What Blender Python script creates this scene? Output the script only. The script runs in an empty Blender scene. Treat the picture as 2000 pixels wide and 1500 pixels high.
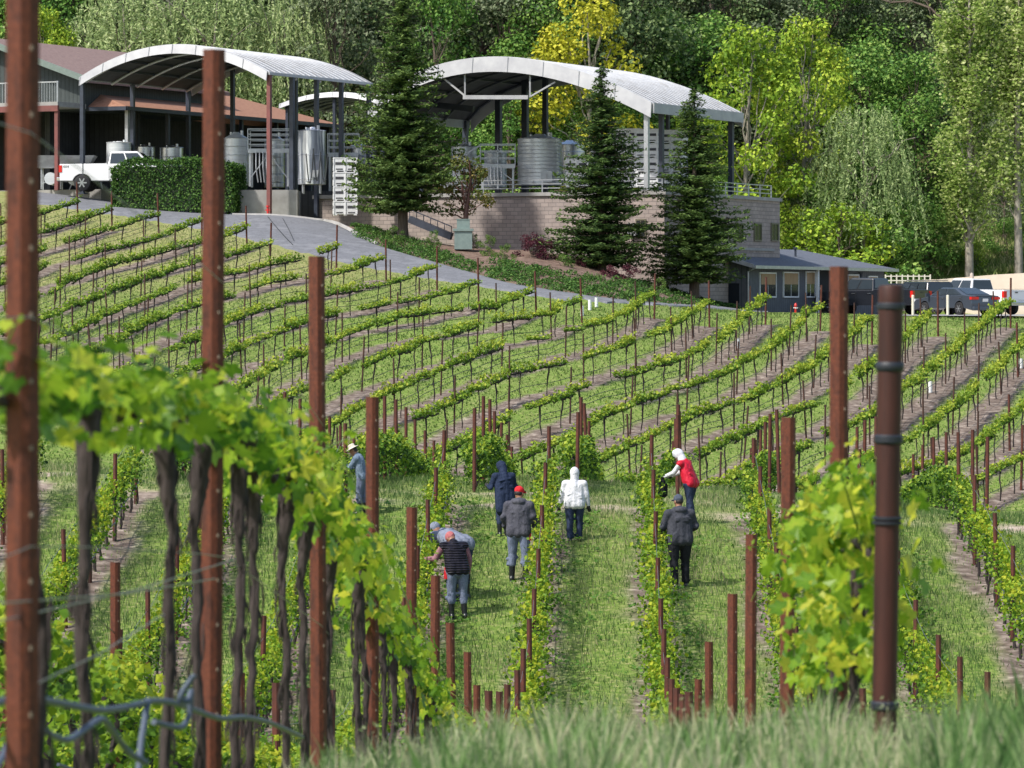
import bpy, math, random
import numpy as np
from mathutils import Vector, Matrix, Euler
R = math.radians
rng = np.random.default_rng(7)
random.seed(7)
S = bpy.context.scene
COL = S.collection
# ---------------------------------------------------------------- camera, light, exposure
F = 8000.0            # focal length in photo pixels (2000 px wide)
cam_d = bpy.data.cameras.new('camera'); cam = bpy.data.objects.new('camera', cam_d); COL.objects.link(cam)
cam_d.sensor_width = 36; cam_d.lens = F / 2000 * 36; cam_d.shift_y = -0.075
cam_d.clip_start = 0.5; cam_d.clip_end = 2000
cam.location = (0, 0, 0); cam.rotation_euler = (R(90), 0, 0)
cam_d.dof.use_dof = True; cam_d.dof.focus_distance = 95; cam_d.dof.aperture_fstop = 11
S.camera = cam
SUN_AZ, SUN_EL = R(232), R(50)      # compass style, from +Y clockwise
w = bpy.data.worlds.new('World'); S.world = w; w.use_nodes = True
nt = w.node_tree; bg = nt.nodes['Background']
sky = nt.nodes.new('ShaderNodeTexSky'); sky.sky_type = 'NISHITA'; sky.sun_disc = False
sky.sun_elevation = SUN_EL; sky.sun_rotation = SUN_AZ; sky.air_density = 1.2; sky.dust_density = 2.0
nt.links.new(sky.outputs[0], bg.inputs[0]); bg.inputs[1].default_value = 0.14
sun_d = bpy.data.lights.new('sun', 'SUN'); sun = bpy.data.objects.new('sun', sun_d); COL.objects.link(sun)
sun_d.energy = 3.7; sun_d.angle = R(2.5); sun_d.color = (1, .96, .88)
sv = Vector((math.sin(SUN_AZ) * math.cos(SUN_EL), math.cos(SUN_AZ) * math.cos(SUN_EL), math.sin(SUN_EL)))
sun.rotation_euler = sv.to_track_quat('Z', 'Y').to_euler(); sun.location = sv * 60
S.view_settings.view_transform = 'Standard'; S.view_settings.look = 'None'
S.view_settings.exposure = 0.5; S.view_settings.gamma = 1
S.cycles.max_bounces = 6; S.cycles.transparent_max_bounces = 4; S.cycles.diffuse_bounces = 3

# ---------------------------------------------------------------- geometry container
class Geo:
    def __init__(s): s.V = []; s.T = []; s.F = []; s.M = []; s.n = 0
    def add(s, V, Fc, m=0, t=0.5):
        V = np.asarray(V, float).reshape(-1, 3)
        s.V.append(V); s.T.append(np.broadcast_to(np.asarray(t, float), (len(V),)).copy())
        if isinstance(Fc, np.ndarray): s.F.append((Fc + s.n)); s.M.append(m)
        else:
            by = {}
            for f in Fc: by.setdefault(len(f), []).append(f)
            for k, fs in by.items(): s.F.append(np.array(fs) + s.n); s.M.append(m)
        s.n += len(V); return s
    def merge(s, o, mat=None):
        V, T = o.cat()
        if mat is not None:
            A = np.array(mat); V = V @ A[:3, :3].T + A[:3, 3]
        s.V.append(V); s.T.append(T)
        for f, m in zip(o.F, o.M): s.F.append(f + s.n); s.M.append(m)
        s.n += len(V); return s
    def cat(s):
        if not s.V: return np.zeros((0, 3)), np.zeros(0)
        return np.concatenate(s.V), np.concatenate(s.T)
    def mesh(s, name, mats, smooth=None):
        V, T = s.cat(); me = bpy.data.meshes.new(name)
        me.vertices.add(len(V)); me.vertices.foreach_set('co', V.astype(np.float32).ravel())
        loops = np.concatenate([f.ravel() for f in s.F]); tot = np.concatenate([np.full(len(f), f.shape[1]) for f in s.F])
        mi = np.concatenate([np.full(len(f), m) for f, m in zip(s.F, s.M)])
        me.loops.add(len(loops)); me.loops.foreach_set('vertex_index', loops.astype(np.int32))
        me.polygons.add(len(tot)); st = np.concatenate([[0], np.cumsum(tot)[:-1]])
        me.polygons.foreach_set('loop_start', st.astype(np.int32)); me.polygons.foreach_set('loop_total', tot.astype(np.int32))
        me.polygons.foreach_set('material_index', mi.astype(np.int32))
        me.update(calc_edges=True)
        at = me.attributes.new('tint', 'FLOAT', 'POINT'); at.data.foreach_set('value', T.astype(np.float32))
        for m in (mats if isinstance(mats, (list, tuple)) else [mats]): me.materials.append(m)
        if smooth is not None:
            me.polygons.foreach_set('use_smooth', np.ones(len(tot), bool)); me.set_sharp_from_angle(angle=R(smooth))
        else: me.polygons.foreach_set('use_smooth', np.zeros(len(tot), bool))
        return me
    # shapes
    def box(s, c, d, m=0, rz=0, t=.5, ax=None):
        hx, hy, hz = d[0] / 2, d[1] / 2, d[2] / 2
        V = np.array([(x, y, z) for x in (-hx, hx) for y in (-hy, hy) for z in (-hz, hz)])
        if ax is not None: V = V @ np.array(ax)       # rows = local axes
        elif rz: c_, s_ = math.cos(rz), math.sin(rz); V = V @ np.array([[c_, s_, 0], [-s_, c_, 0], [0, 0, 1]])
        return s.add(V + np.array(c, float), [(0, 1, 3, 2), (4, 6, 7, 5), (0, 4, 5, 1), (2, 3, 7, 6), (0, 2, 6, 4), (1, 5, 7, 3)], m, t)
    def beam(s, a, b, w_, h, m=0):
        a = np.array(a, float); b = np.array(b, float); d = b - a; L = np.linalg.norm(d); d /= L
        up = np.array([0, 0, 1.]) if abs(d[2]) < .95 else np.array([0, 1., 0]); x = np.cross(d, up); x /= np.linalg.norm(x); u = np.cross(x, d)
        return s.box((a + b) / 2, (L, w_, h), m, ax=[d, x, u])
    def tube(s, P, r, n=8, m=0, t=.5, caps=True, sq=1.0, twist=None):
        P = np.asarray(P, float); k = len(P); r = np.broadcast_to(np.asarray(r, float), (k,))
        D = np.gradient(P, axis=0); D /= np.linalg.norm(D, axis=1)[:, None] + 1e-9
        ref = np.array([1., 0, 0]) if abs(D[:, 0]).mean() < .8 else np.array([0, 0, 1.])
        A = np.cross(D, ref); A /= np.linalg.norm(A, axis=1)[:, None] + 1e-9; B = np.cross(D, A)
        th = np.linspace(0, 2 * np.pi, n, endpoint=False)
        rr = r[:, None] * (np.ones((k, n)) if twist is None else twist)
        V = P[:, None] + rr[:, :, None] * (np.cos(th)[None, :, None] * A[:, None] + sq * np.sin(th)[None, :, None] * B[:, None])
        i = np.arange(k - 1)[:, None] * n; j = np.arange(n)[None]; j2 = (j + 1) % n
        Fc = np.stack([i + j, i + j2, i + n + j2, i + n + j], -1).reshape(-1, 4)
        base = s.n; s.add(V.reshape(-1, 3), Fc, m, t if np.isscalar(t) else np.repeat(t, n))
        if caps:
            s.F.append(np.array([np.arange(n)[::-1] + base])); s.M.append(m)
            s.F.append(np.array([np.arange(n) + base + (k - 1) * n])); s.M.append(m)
        return s
    def cap(s, a, b, ra, rb, n=12, m=0):
        a = np.array(a, float); b = np.array(b, float); d = b - a; L = np.linalg.norm(d)
        d = d / L if L > 1e-6 else np.array([0, 0, 1.])
        P = []; rr = []
        for q in (80, 55, 30, 0): P.append(a - d * ra * math.sin(R(q))); rr.append(ra * math.cos(R(q)))
        for q in (0, 30, 55, 80): P.append(b + d * rb * math.sin(R(q))); rr.append(rb * math.cos(R(q)))
        if L <= 1e-6: P.pop(4); rr.pop(4)
        return s.tube(P, rr, n, m)
    def ell(s, c, r, m=0, rot=None, n=14, k=9, t=.5):
        ph = np.linspace(-np.pi / 2 + .05, np.pi / 2 - .05, k); th = np.linspace(0, 2 * np.pi, n, endpoint=False)
        V = np.stack([np.cos(ph)[:, None] * np.cos(th), np.cos(ph)[:, None] * np.sin(th), np.sin(ph)[:, None] * np.ones(n)], -1).reshape(-1, 3) * np.array(r)
        if rot is not None: V = V @ np.array(Euler(rot).to_matrix()).T
        i = np.arange(k - 1)[:, None] * n; j = np.arange(n)[None]; j2 = (j + 1) % n
        Fc = np.stack([i + j, i + j2, i + n + j2, i + n + j], -1).reshape(-1, 4); base = s.n
        s.add(V + np.array(c, float), Fc, m, t)
        s.F.append(np.array([np.arange(n)[::-1] + base])); s.M.append(m); s.F.append(np.array([np.arange(n) + base + (k - 1) * n])); s.M.append(m)
        return s
    def cyl(s, a, b, r, n=20, m=0, r2=None): return s.tube([a, b], [r, r if r2 is None else r2], n, m)
    def poly(s, P, ext, m=0):     # polygon P extruded by vector ext
        P = np.array(P, float); n = len(P); e = np.array(ext, float)
        return s.add(np.concatenate([P, P + e]), [tuple(range(n))[::-1], tuple(range(n, 2 * n))] + [(i, (i + 1) % n, n + (i + 1) % n, n + i) for i in range(n)], m)

def rnd(a, b, n=None): return rng.uniform(a, b, n)
def frames(N, spin=None):
    """orthonormal frames with given normals"""
    N = N / (np.linalg.norm(N, axis=1)[:, None] + 1e-9); n = len(N)
    a = rng.normal(size=(n, 3)) if spin is None else spin
    X = np.cross(a, N); X /= np.linalg.norm(X, axis=1)[:, None] + 1e-9
    return X, np.cross(N, X), N
def leaf_quads(g, P, N, sz, asp=.7, m=0, t=None, spin=None):
    n = len(P); X, Y, N = frames(N, spin); sz = np.broadcast_to(sz, (n,))[:, None]
    V = np.stack([P - Y * sz * .5, P + X * sz * asp * .5 + N * sz * .1, P + Y * sz * .5, P - X * sz * asp * .5 + N * sz * .1], 1)
    t = rnd(0, 1, n) if t is None else t
    g.add(V.reshape(-1, 3), np.arange(4 * n).reshape(n, 4), m, np.repeat(t, 4)); return g
_ang = [90, 62, 38, 8, -22, -60, -90, -120, -158, 172, 142, 118]; _rad = [1, .62, .92, .58, .8, .6, .15, .6, .8, .58, .92, .62]
LT = np.array([(0, 0, 0)] + [(r * math.cos(R(a)), r * math.sin(R(a)), .16 * abs(math.cos(R(a))) * r - .1 * (r > .85)) for a, r in zip(_ang, _rad)])
LF = np.array([(0, 1 + i, 1 + (i + 1) % 12) for i in range(12)])
def leaf_lobed(g, P, N, sz, m=0, t=None):
    n = len(P); X, Y, N = frames(N); sz = np.broadcast_to(sz, (n,))[:, None, None] * .55
    cup = rnd(-.6, 2.2, n)[:, None, None]
    V = P[:, None] + sz * (LT[None, :, 0:1] * X[:, None] * rnd(.8, 1.1, n)[:, None, None] + LT[None, :, 1:2] * Y[:, None] + cup * LT[None, :, 2:3] * N[:, None])
    Fc = (LF[None] + 13 * np.arange(n)[:, None, None]).reshape(-1, 3)
    t = rnd(0, 1, n) if t is None else t
    tv = np.repeat(t, 13).reshape(n, 13).copy(); tv[:, 0] += .14; tv[:, 2::2] -= rnd(0, .12, n)[:, None]
    g.add(V.reshape(-1, 3), Fc, m, np.clip(tv, 0, 1).ravel()); return g
def blades(g, P, h, wd, lean=.35, m=0, t=None):
    n = len(P); a = rnd(0, 2 * np.pi, n); X = np.stack([np.cos(a), np.sin(a), 0 * a], 1); b = rnd(0, 2 * np.pi, n)
    Lv = np.stack([np.cos(b), np.sin(b), 0 * b], 1) * (rnd(0, lean, n) * h)[:, None]; up = np.array([0, 0, 1.])
    h_ = np.broadcast_to(h, (n,))[:, None]; wd_ = np.broadcast_to(wd, (n,))[:, None]
    mid = P + Lv * .35 + up * h_ * .55; tip = P + Lv + up * h_
    V = np.stack([P - X * wd_ * .5, P + X * wd_ * .5, mid + X * wd_ * .4, tip, mid - X * wd_ * .4], 1)
    t = rnd(0, 1, n) if t is None else t
    g.add(V.reshape(-1, 3), np.arange(5 * n).reshape(n, 5), m, np.repeat(t, 5)); return g

# ---------------------------------------------------------------- scene object helpers
def obj(name, me, parent=None, loc=None, rot=None, sc=None):
    o = bpy.data.objects.new(name, me); COL.objects.link(o)
    if parent is not None: o.parent = parent
    if loc is not None: o.location = loc
    if rot is not None: o.rotation_euler = rot
    if sc is not None: o.scale = sc if hasattr(sc, '__len__') else (sc,) * 3
    return o
def tag(o, label, cat, group=None):
    o['label'] = label; o['category'] = cat
    if group: o['group'] = group
    return o
def thing(name, label, cat, loc=(0, 0, 0), rz=0, group=None, sc=None):
    return tag(obj(name, None, None, loc, (0, 0, rz), sc), label, cat, group)
def struct(o, kind='structure'): o['kind'] = kind; return o
ORD = ['first', 'second', 'third', 'fourth', 'fifth', 'sixth', 'seventh', 'eighth', 'ninth', 'tenth', 'eleventh', 'twelfth', 'thirteenth', 'fourteenth', 'fifteenth', 'sixteenth', 'seventeenth', 'eighteenth', 'nineteenth']
def ordw(i):   # 0-based
    i += 1
    if i < 20: return ORD[i - 1]
    tens = {2: 'twent', 3: 'thirt', 4: 'fort', 5: 'fift', 6: 'sixt', 7: 'sevent', 8: 'eight'}[i // 10]
    return tens + 'ieth' if i % 10 == 0 else tens + 'y-' + ORD[i % 10 - 1]

# ---------------------------------------------------------------- materials
def nodes(name):
    m = bpy.data.materials.new(name); m.use_nodes = True; t = m.node_tree
    return m, t, t.nodes['Principled BSDF']
def ramp(t, fac, stops):
    r = t.nodes.new('ShaderNodeValToRGB'); e = r.color_ramp.elements
    e[0].position = stops[0][0]; e[0].color = (*stops[0][1], 1); e[1].position = stops[-1][0]; e[1].color = (*stops[-1][1], 1)
    for p, c in stops[1:-1]: q = e.new(p); q.color = (*c, 1)
    t.links.new(fac, r.inputs[0]); return r.outputs[0]
def noise(t, scale, detail=4, coord='Object', sx=None, rough=.6):
    tc = t.nodes.new('ShaderNodeTexCoord'); n = t.nodes.new('ShaderNodeTexNoise'); n.inputs['Scale'].default_value = scale
    n.inputs['Detail'].default_value = detail; n.inputs['Roughness'].default_value = rough; src = tc.outputs[coord]
    if sx:
        mp = t.nodes.new('ShaderNodeMapping'); mp.inputs['Scale'].default_value = sx; t.links.new(src, mp.inputs[0]); src = mp.outputs[0]
    t.links.new(src, n.inputs['Vector']); return n.outputs['Fac']
def bump(t, b, h, dist=.02, st=.6):
    n = t.nodes.new('ShaderNodeBump'); n.inputs['Strength'].default_value = st; n.inputs['Distance'].default_value = dist
    t.links.new(h, n.inputs['Height']); t.links.new(n.outputs[0], b.inputs['Normal'])
def M(name, c1, c2=None, scale=6, rough=.6, metal=0, bmp=0, sx=None, spec=.5, lo=.3, hi=.7, detail=4):
    m, t, b = nodes(name); b.inputs['Roughness'].default_value = rough; b.inputs['Metallic'].default_value = metal
    b.inputs['Specular IOR Level'].default_value = spec
    n = noise(t, scale, detail, sx=sx); t.links.new(ramp(t, n, [(lo, c1), (hi, c2 or tuple(x * .8 for x in c1))]), b.inputs['Base Color'])
    if bmp: bump(t, b, n, bmp)
    return m
def leafmat(name, cols, trans=.35, rough=.55, spec=.25, rand=.25):
    m, t, b = nodes(name); a = t.nodes.new('ShaderNodeAttribute'); a.attribute_name = 'tint'
    oi = t.nodes.new('ShaderNodeObjectInfo'); k = len(cols)
    ma = t.nodes.new('ShaderNodeMath'); ma.operation = 'MULTIPLY_ADD'; t.links.new(oi.outputs['Random'], ma.inputs[0]); ma.inputs[1].default_value = rand
    sb = t.nodes.new('ShaderNodeMath'); sb.operation = 'SUBTRACT'; t.links.new(a.outputs['Fac'], sb.inputs[0]); sb.inputs[1].default_value = rand / 2
    t.links.new(sb.outputs[0], ma.inputs[2])
    c = ramp(t, ma.outputs[0], [(i / (k - 1), q) for i, q in enumerate(cols)])
    b.inputs['Roughness'].default_value = rough; b.inputs['Specular IOR Level'].default_value = spec; t.links.new(c, b.inputs['Base Color'])
    tr = t.nodes.new('ShaderNodeBsdfTranslucent'); t.links.new(c, tr.inputs[0]); mx = t.nodes.new('ShaderNodeMixShader'); mx.inputs[0].default_value = trans
    t.links.new(b.outputs[0], mx.inputs[1]); t.links.new(tr.outputs[0], mx.inputs[2]); t.links.new(mx.outputs[0], t.nodes['Material Output'].inputs[0])
    return m
def flat(name, c, rough=.5, metal=0, spec=.5):
    m, t, b = nodes(name); b.inputs['Base Color'].default_value = (*c, 1); b.inputs['Roughness'].default_value = rough
    b.inputs['Metallic'].default_value = metal; b.inputs['Specular IOR Level'].default_value = spec; return m

rust, t, b = nodes('rusted_steel'); b.inputs['Roughness'].default_value = .72; b.inputs['Specular IOR Level'].default_value = .35
n_ = noise(t, 17, 10, sx=(1.6, 1.6, .35), rough=.8); n2_ = noise(t, 70, 5)
mx = t.nodes.new('ShaderNodeMix'); mx.data_type = 'RGBA'; mx.blend_type = 'OVERLAY'; mx.inputs[0].default_value = .7
t.links.new(ramp(t, n_, [(.3, (.02, .009, .007)), (.42, (.075, .021, .012)), (.52, (.13, .034, .016)), (.6, (.045, .015, .011)), (.72, (.2, .075, .038))]), mx.inputs[6])
t.links.new(ramp(t, n2_, [(.3, (.3, .3, .3)), (.7, (.7, .7, .7))]), mx.inputs[7]); t.links.new(mx.outputs[2], b.inputs['Base Color']); bump(t, b, n2_, .003)
rust_dark = M('dark_rusted_pipe', (.075, .022, .014), (.03, .011, .009), 7, .6, .3, .002, (3, 3, .5), detail=7)
rust_far = M('weathered_stake', (.075, .028, .018), (.03, .016, .012), 5, .8, .1)
rust_mid = M('rusted_stake', (.12, .03, .017), (.045, .015, .011), 5, .8, .1)
stud = flat('galvanised_clip', (.22, .17, .13), .6, .3)
band = flat('black_rubber_band', (.012, .015, .022), .55)
bark = M('vine_bark', (.03, .021, .02), (.085, .062, .06), 14, .95, 0, .02, (6, 6, .8), lo=.42, hi=.75, detail=8)
bark_dark = M('dark_vine_bark', (.016, .012, .012), (.04, .03, .028), 20, .95, 0, .01, (4, 4, 1))
wood = M('tree_bark', (.07, .05, .038), (.14, .11, .085), 5, .95, 0, .03, (4, 4, .6))
wood_pale = M('pale_tree_bark', (.38, .34, .28), (.16, .14, .11), 4, .9, 0, .02, (3, 3, .8))
L_fore = leafmat('young_vine_leaf', [(.05, .14, .012), (.16, .31, .02), (.33, .48, .03), (.6, .6, .06)], .58, .4, .4)
L_val = leafmat('vine_leaf', [(.035, .09, .01), (.11, .22, .015), (.24, .35, .02), (.4, .42, .03)], .35)
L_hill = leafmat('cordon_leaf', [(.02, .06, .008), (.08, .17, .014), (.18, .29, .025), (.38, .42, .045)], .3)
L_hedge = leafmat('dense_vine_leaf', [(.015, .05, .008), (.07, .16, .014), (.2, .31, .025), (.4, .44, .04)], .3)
grassM = leafmat('grass_blade', [(.045, .1, .025), (.1, .18, .045), (.2, .26, .095), (.38, .35, .2)], .25, .6, .2, 0)
grassH = leafmat('meadow_grass', [(.06, .12, .025), (.12, .18, .045), (.21, .25, .085), (.42, .38, .2)], .2, .7, .1, 0)
grassF = leafmat('tall_seeding_grass', [(.05, .12, .03), (.14, .26, .07), (.27, .38, .15), (.55, .5, .34)], .3, .55, .25, 0)
weedM = leafmat('weed_leaf', [(.05, .13, .015), (.1, .22, .03), (.2, .3, .05)], .3)
wire = flat('trellis_wire', (.25, .24, .24), .4, .7)
hose = flat('drip_hose', (.07, .09, .13), .5)
hose_dk = flat('dark_drip_hose', (.03, .035, .04), .6)
asphalt, t, b = nodes('asphalt'); b.inputs['Roughness'].default_value = .92; b.inputs['Specular IOR Level'].default_value = .2
n_ = noise(t, .55, 10, rough=.75); n2_ = noise(t, 14, 6); mx = t.nodes.new('ShaderNodeMix'); mx.data_type = 'RGBA'; mx.blend_type = 'OVERLAY'; mx.inputs[0].default_value = .5
t.links.new(ramp(t, n_, [(.3, (.13, .132, .145)), (.46, (.18, .183, .2)), (.5, (.135, .138, .15)), (.56, (.19, .193, .21)), (.75, (.23, .228, .235))]), mx.inputs[6]); t.links.new(ramp(t, n2_, [(.3, (.35, .35, .35)), (.7, (.62, .62, .62))]), mx.inputs[7]); t.links.new(mx.outputs[2], b.inputs['Base Color'])
concrete = M('concrete', (.36, .35, .34), (.22, .21, .2), 1.2, .9, bmp=.01, detail=8)

# ---------------------------------------------------------------- terrain
NEAR = [(0, -1.0), (4, -1.02), (8.3, -1.18), (12.4, -1.4), (15, -1.66), (17, -1.95), (19, -2.28), (21, -2.62), (23.8, -3.08), (27.3, -3.68), (31, -4.32),
        (35, -4.9), (38.7, -5.42), (42.5, -5.86), (46.8, -6.25), (50.5, -6.52), (56, -6.8), (62, -6.87)]
COLS = {
 0: [(67, -6.5), (78, -5.05), (84, -4.2), (88, -3.63), (92, -3.6), (97, -3.75), (110, -4.6), (118, -4.95), (125, -4.5), (133, -3.3), (152, -1.9), (172, 0), (190, 2.35), (203, 4.95), (212, 6.04), (240, 6.2), (246, 8), (330, 44), (420, 70)],
 500: [(67, -6.6), (78, -5.15), (84, -4.4), (88, -3.95), (92, -3.85), (97, -4.0), (112, -5.1), (120, -5.7), (128, -4.9), (136, -3.74), (152, -2.28), (165, -1.0), (180, .95), (193, 3.1), (203, 4.55), (215, 4.6), (240, 5.4), (246, 7), (330, 44), (420, 70)],
 1000: [(67, -6.66), (73, -6.0), (78, -5.27), (82, -4.77), (86, -4.28), (91, -4.04), (94, -3.95), (98.5, -4.17), (107, -4.9), (116, -5.9), (121, -6.2), (127, -5.55), (134, -4.5), (142, -3.4), (150, -2.44), (160, -1.4), (170, -.47), (178, .6), (183, 1.05), (190, 1.95), (199, 2.8), (215, 2.95), (240, 3.2), (248, 6.5), (330, 42), (420, 70)],
 1500: [(67, -6.66), (78, -5.35), (84, -4.7), (88, -4.38), (94, -4.25), (105, -4.95), (116, -6.0), (121, -6.3), (128, -5.6), (136, -4.6), (144, -3.6), (152, -2.56), (162, -1.5), (170, -.8), (177, -.3), (200, -.25), (206, -.3), (240, -.55), (247, 2.2), (262, 6.4), (330, 38), (420, 70)],
 2000: [(67, -6.7), (78, -5.5), (84, -4.9), (88, -4.62), (105, -5.25), (116, -6.2), (121, -6.5), (128, -5.8), (135, -4.8), (144, -3.6), (154, -2.4), (165, -1.35), (172, -.68), (179, -.52), (240, -.6), (246, -.55), (247, 2.1), (262, 5.6), (330, 34), (420, 70)]}
_DD = np.arange(0, 420.01, .5); _cx = np.array(sorted(COLS))
_T = []
for c in _cx:
    tb = NEAR + COLS[c]; z = np.interp(_DD, [a for a, b in tb], [b for a, b in tb])
    k = np.array([1, 2, 3, 2, 1.]); k /= k.sum(); zs = np.convolve(np.pad(z, 2, 'edge'), k, 'valid'); zs = np.convolve(np.pad(zs, 2, 'edge'), k, 'valid')
    _T.append(np.where(_DD > 238, z, zs))
_T = np.array(_T)
def gz(X, Y):
    X = np.asarray(X, float); Y = np.asarray(Y, float)
    u = 1000 + F * X / np.maximum(Y, 6.0); u = np.clip(u, 0, 1999.99) / 500
    i = u.astype(int); f = u - i; f = f * f * (3 - 2 * f); v = np.clip(Y, 0, 419.4) / .5; j = v.astype(int); h = v - j
    a = _T[i, j] * (1 - h) + _T[i, j + 1] * h; i2 = np.minimum(i + 1, 4); b = _T[i2, j] * (1 - h) + _T[i2, j + 1] * h
    z = a * (1 - f) + b * f
    lump = .05 * np.sin(X * 1.7 + Y * .4) * np.sin(Y * .9 - X * .3) + .03 * np.sin(X * 3.1 + 1) * np.sin(Y * 2.3)
    z = z + lump * np.clip((Y - 20) / 20, 0, 1) * (Y < 178) - .16 * np.clip((-.3 - (X - .0217 * Y)) / .8, 0, 1) * np.clip((20 - Y) / 6, 0, 1)
    return z
def W(px, py, d): return np.array([(px - 1000) / F * d, d, (600 - py) / F * d])
def hit(px, py, lo, hi, h=0.0):
    """distance where the sight line of photo pixel (px,py) meets ground + h"""
    d = np.arange(lo, hi, .1); X = (px - 1000) / F * d; e = (600 - py) / F * d - gz(X, d) - h
    s = np.where((e[:-1] > 0) & (e[1:] <= 0))[0]
    return d[s[0]] if len(s) else d[np.argmin(abs(e))]
def proj(p): return 1000 + F * p[0] / p[1], 600 - F * p[2] / p[1]

HILL = [
 [(-60,450),(70,417),(107,407),(152,389)],
 [(-60,490),(77,452),(107,445),(140,435),(175,422),(220,405)],
 [(-60,530),(72,492),(100,477),(135,470),(175,457),(217,445),(265,429),(310,416)],
 [(-60,575),(72,525),(112,509),(150,504),(197,487),(227,482),(275,471),(315,460),(355,442),(397,426)],
 [(-60,640),(72,577),(112,560),(125,549),(162,537),(190,525),(215,515),(245,507),(295,495),(360,478),(395,472),(447,457),(482,440)],
 [(20,650),(150,590),(185,580),(220,565),(242,556),(287,545),(320,529),(375,512),(400,505),(447,497),(482,486),(500,482),(532,470)],
 [(60,680),(175,630),(207,612),(240,600),(265,587),(300,577),(335,565),(350,555),(397,540),(447,533),(487,526),(527,513),(575,508),(597,501),(627,493),(660,477)],
 [(100,720),(215,672),(250,652),(277,634),(307,620),(335,610),(370,597),(397,590),(450,577),(487,562),(520,549),(550,543),(597,540),(635,535),(687,525),(702,519),(755,499)],
 [(150,765),(310,690),(362,670),(400,650),(462,622),(487,611),(542,595),(575,586),(597,580),(635,573),(680,567),(725,560),(770,549),(807,537),(855,516)],
 [(200,800),(380,715),(450,687),(487,670),(515,655),(565,641),(597,627),(635,616),(687,602),(737,594),(782,587),(825,582),(842,576),(887,568),(935,547)],
 [(300,825),(460,757),(500,737),(545,708),(597,683),(635,667),(687,645),(720,634),(750,625),(800,613),(850,608),(885,602),(937,601),(982,595),(1005,578),(1047,564)],
 [(400,850),(560,772),(635,742),(675,722),(725,700),(800,680),(835,662),(880,653),(925,634),(962,630),(997,620),(1045,618),(1075,610),(1100,597),(1135,580)],
 [(500,890),(640,827),(675,810),(710,790),(750,773),(775,756),(815,740),(865,716),(900,705),(930,692),(962,680),(1005,671),(1032,662),(1075,656),(1115,643),(1150,635),(1175,630),(1212,615),(1240,597),(1280,566)],
 [(640,895),(740,850),(795,827),(820,812),(862,800),(900,775),(950,750),(990,732),(1042,716),(1075,710),(1120,702),(1150,692),(1200,677),(1240,665),(1287,648),(1315,637),(1355,608),(1385,582)],
 [(800,905),(850,885),(895,864),(940,842),(982,820),(1025,802),(1050,790),(1100,772),(1147,752),(1180,740),(1237,729),(1275,715),(1325,701),(1350,687),(1387,670),(1412,652),(1440,637),(1462,605),(1497,582)],
 [(930,925),(1005,895),(1037,885),(1075,867),(1112,850),(1150,827),(1177,810),(1225,792),(1275,772),(1312,758),(1350,749),(1392,737),(1425,722),(1475,695),(1525,665),(1562,630),(1605,592)],
 [(1080,935),(1162,900),(1212,877),(1262,855),(1300,833),(1335,818),(1360,804),(1410,792),(1475,770),(1510,752),(1542,739),(1575,720),(1620,687),(1660,652),(1705,612)],
 [(1180,960),(1237,940),(1300,915),(1370,885),(1412,865),(1450,845),(1487,827),(1527,808),(1562,799),(1615,780),(1660,745),(1705,712),(1757,665),(1832,600)],
 [(1300,980),(1375,950),(1425,933),(1470,910),(1520,893),(1560,875),(1610,852),(1662,828),(1695,812),(1757,765),(1812,725),(1825,710),(1875,672),(1925,625),(1975,587)],
 [(1450,985),(1565,948),(1620,926),(1700,888),(1752,866),(1800,842),(1850,805),(1900,765),(1945,720),(1992,675),(2050,620)],
 [(1620,985),(1700,950),(1775,917),(1812,907),(1862,887),(1912,865),(1945,838),(2000,790),(2070,725)],
 [(1750,995),(1850,955),(1950,915),(2000,887),(2090,835)]]
CH = 0.98   # cordon height of the hillside vines
def trace(pl):
    P = np.array(pl, float); xs = np.linspace(P[0, 0], P[-1, 0], int(abs(P[-1, 0] - P[0, 0]) / 6) + 2); ys = np.interp(xs, P[:, 0], P[:, 1])
    D = np.array([hit(x, y, 118 if x > 300 else 112, 214, CH + .08) for x, y in zip(xs, ys)])
    D = np.maximum.accumulate(D); k = 9; D = np.convolve(np.pad(D, k // 2, 'edge'), np.ones(k) / k, 'valid')
    X = (xs - 1000) / F * D; return np.stack([X, D], 1)
hill_rows = [trace(p) for p in HILL]
def valley_x(k, Y): return -1.18 + 2.05 * k + .0217 * Y + (.08 + .1 * k) * np.clip((Y - 40) / 46, 0, 1)    # row k=0 is the near left row, 1 the near right row
def block_x(k, Y): return -.5 + 2.26 * k + .012 * (Y - 93) + .0217 * Y
VK = range(-7, 5)
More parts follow.
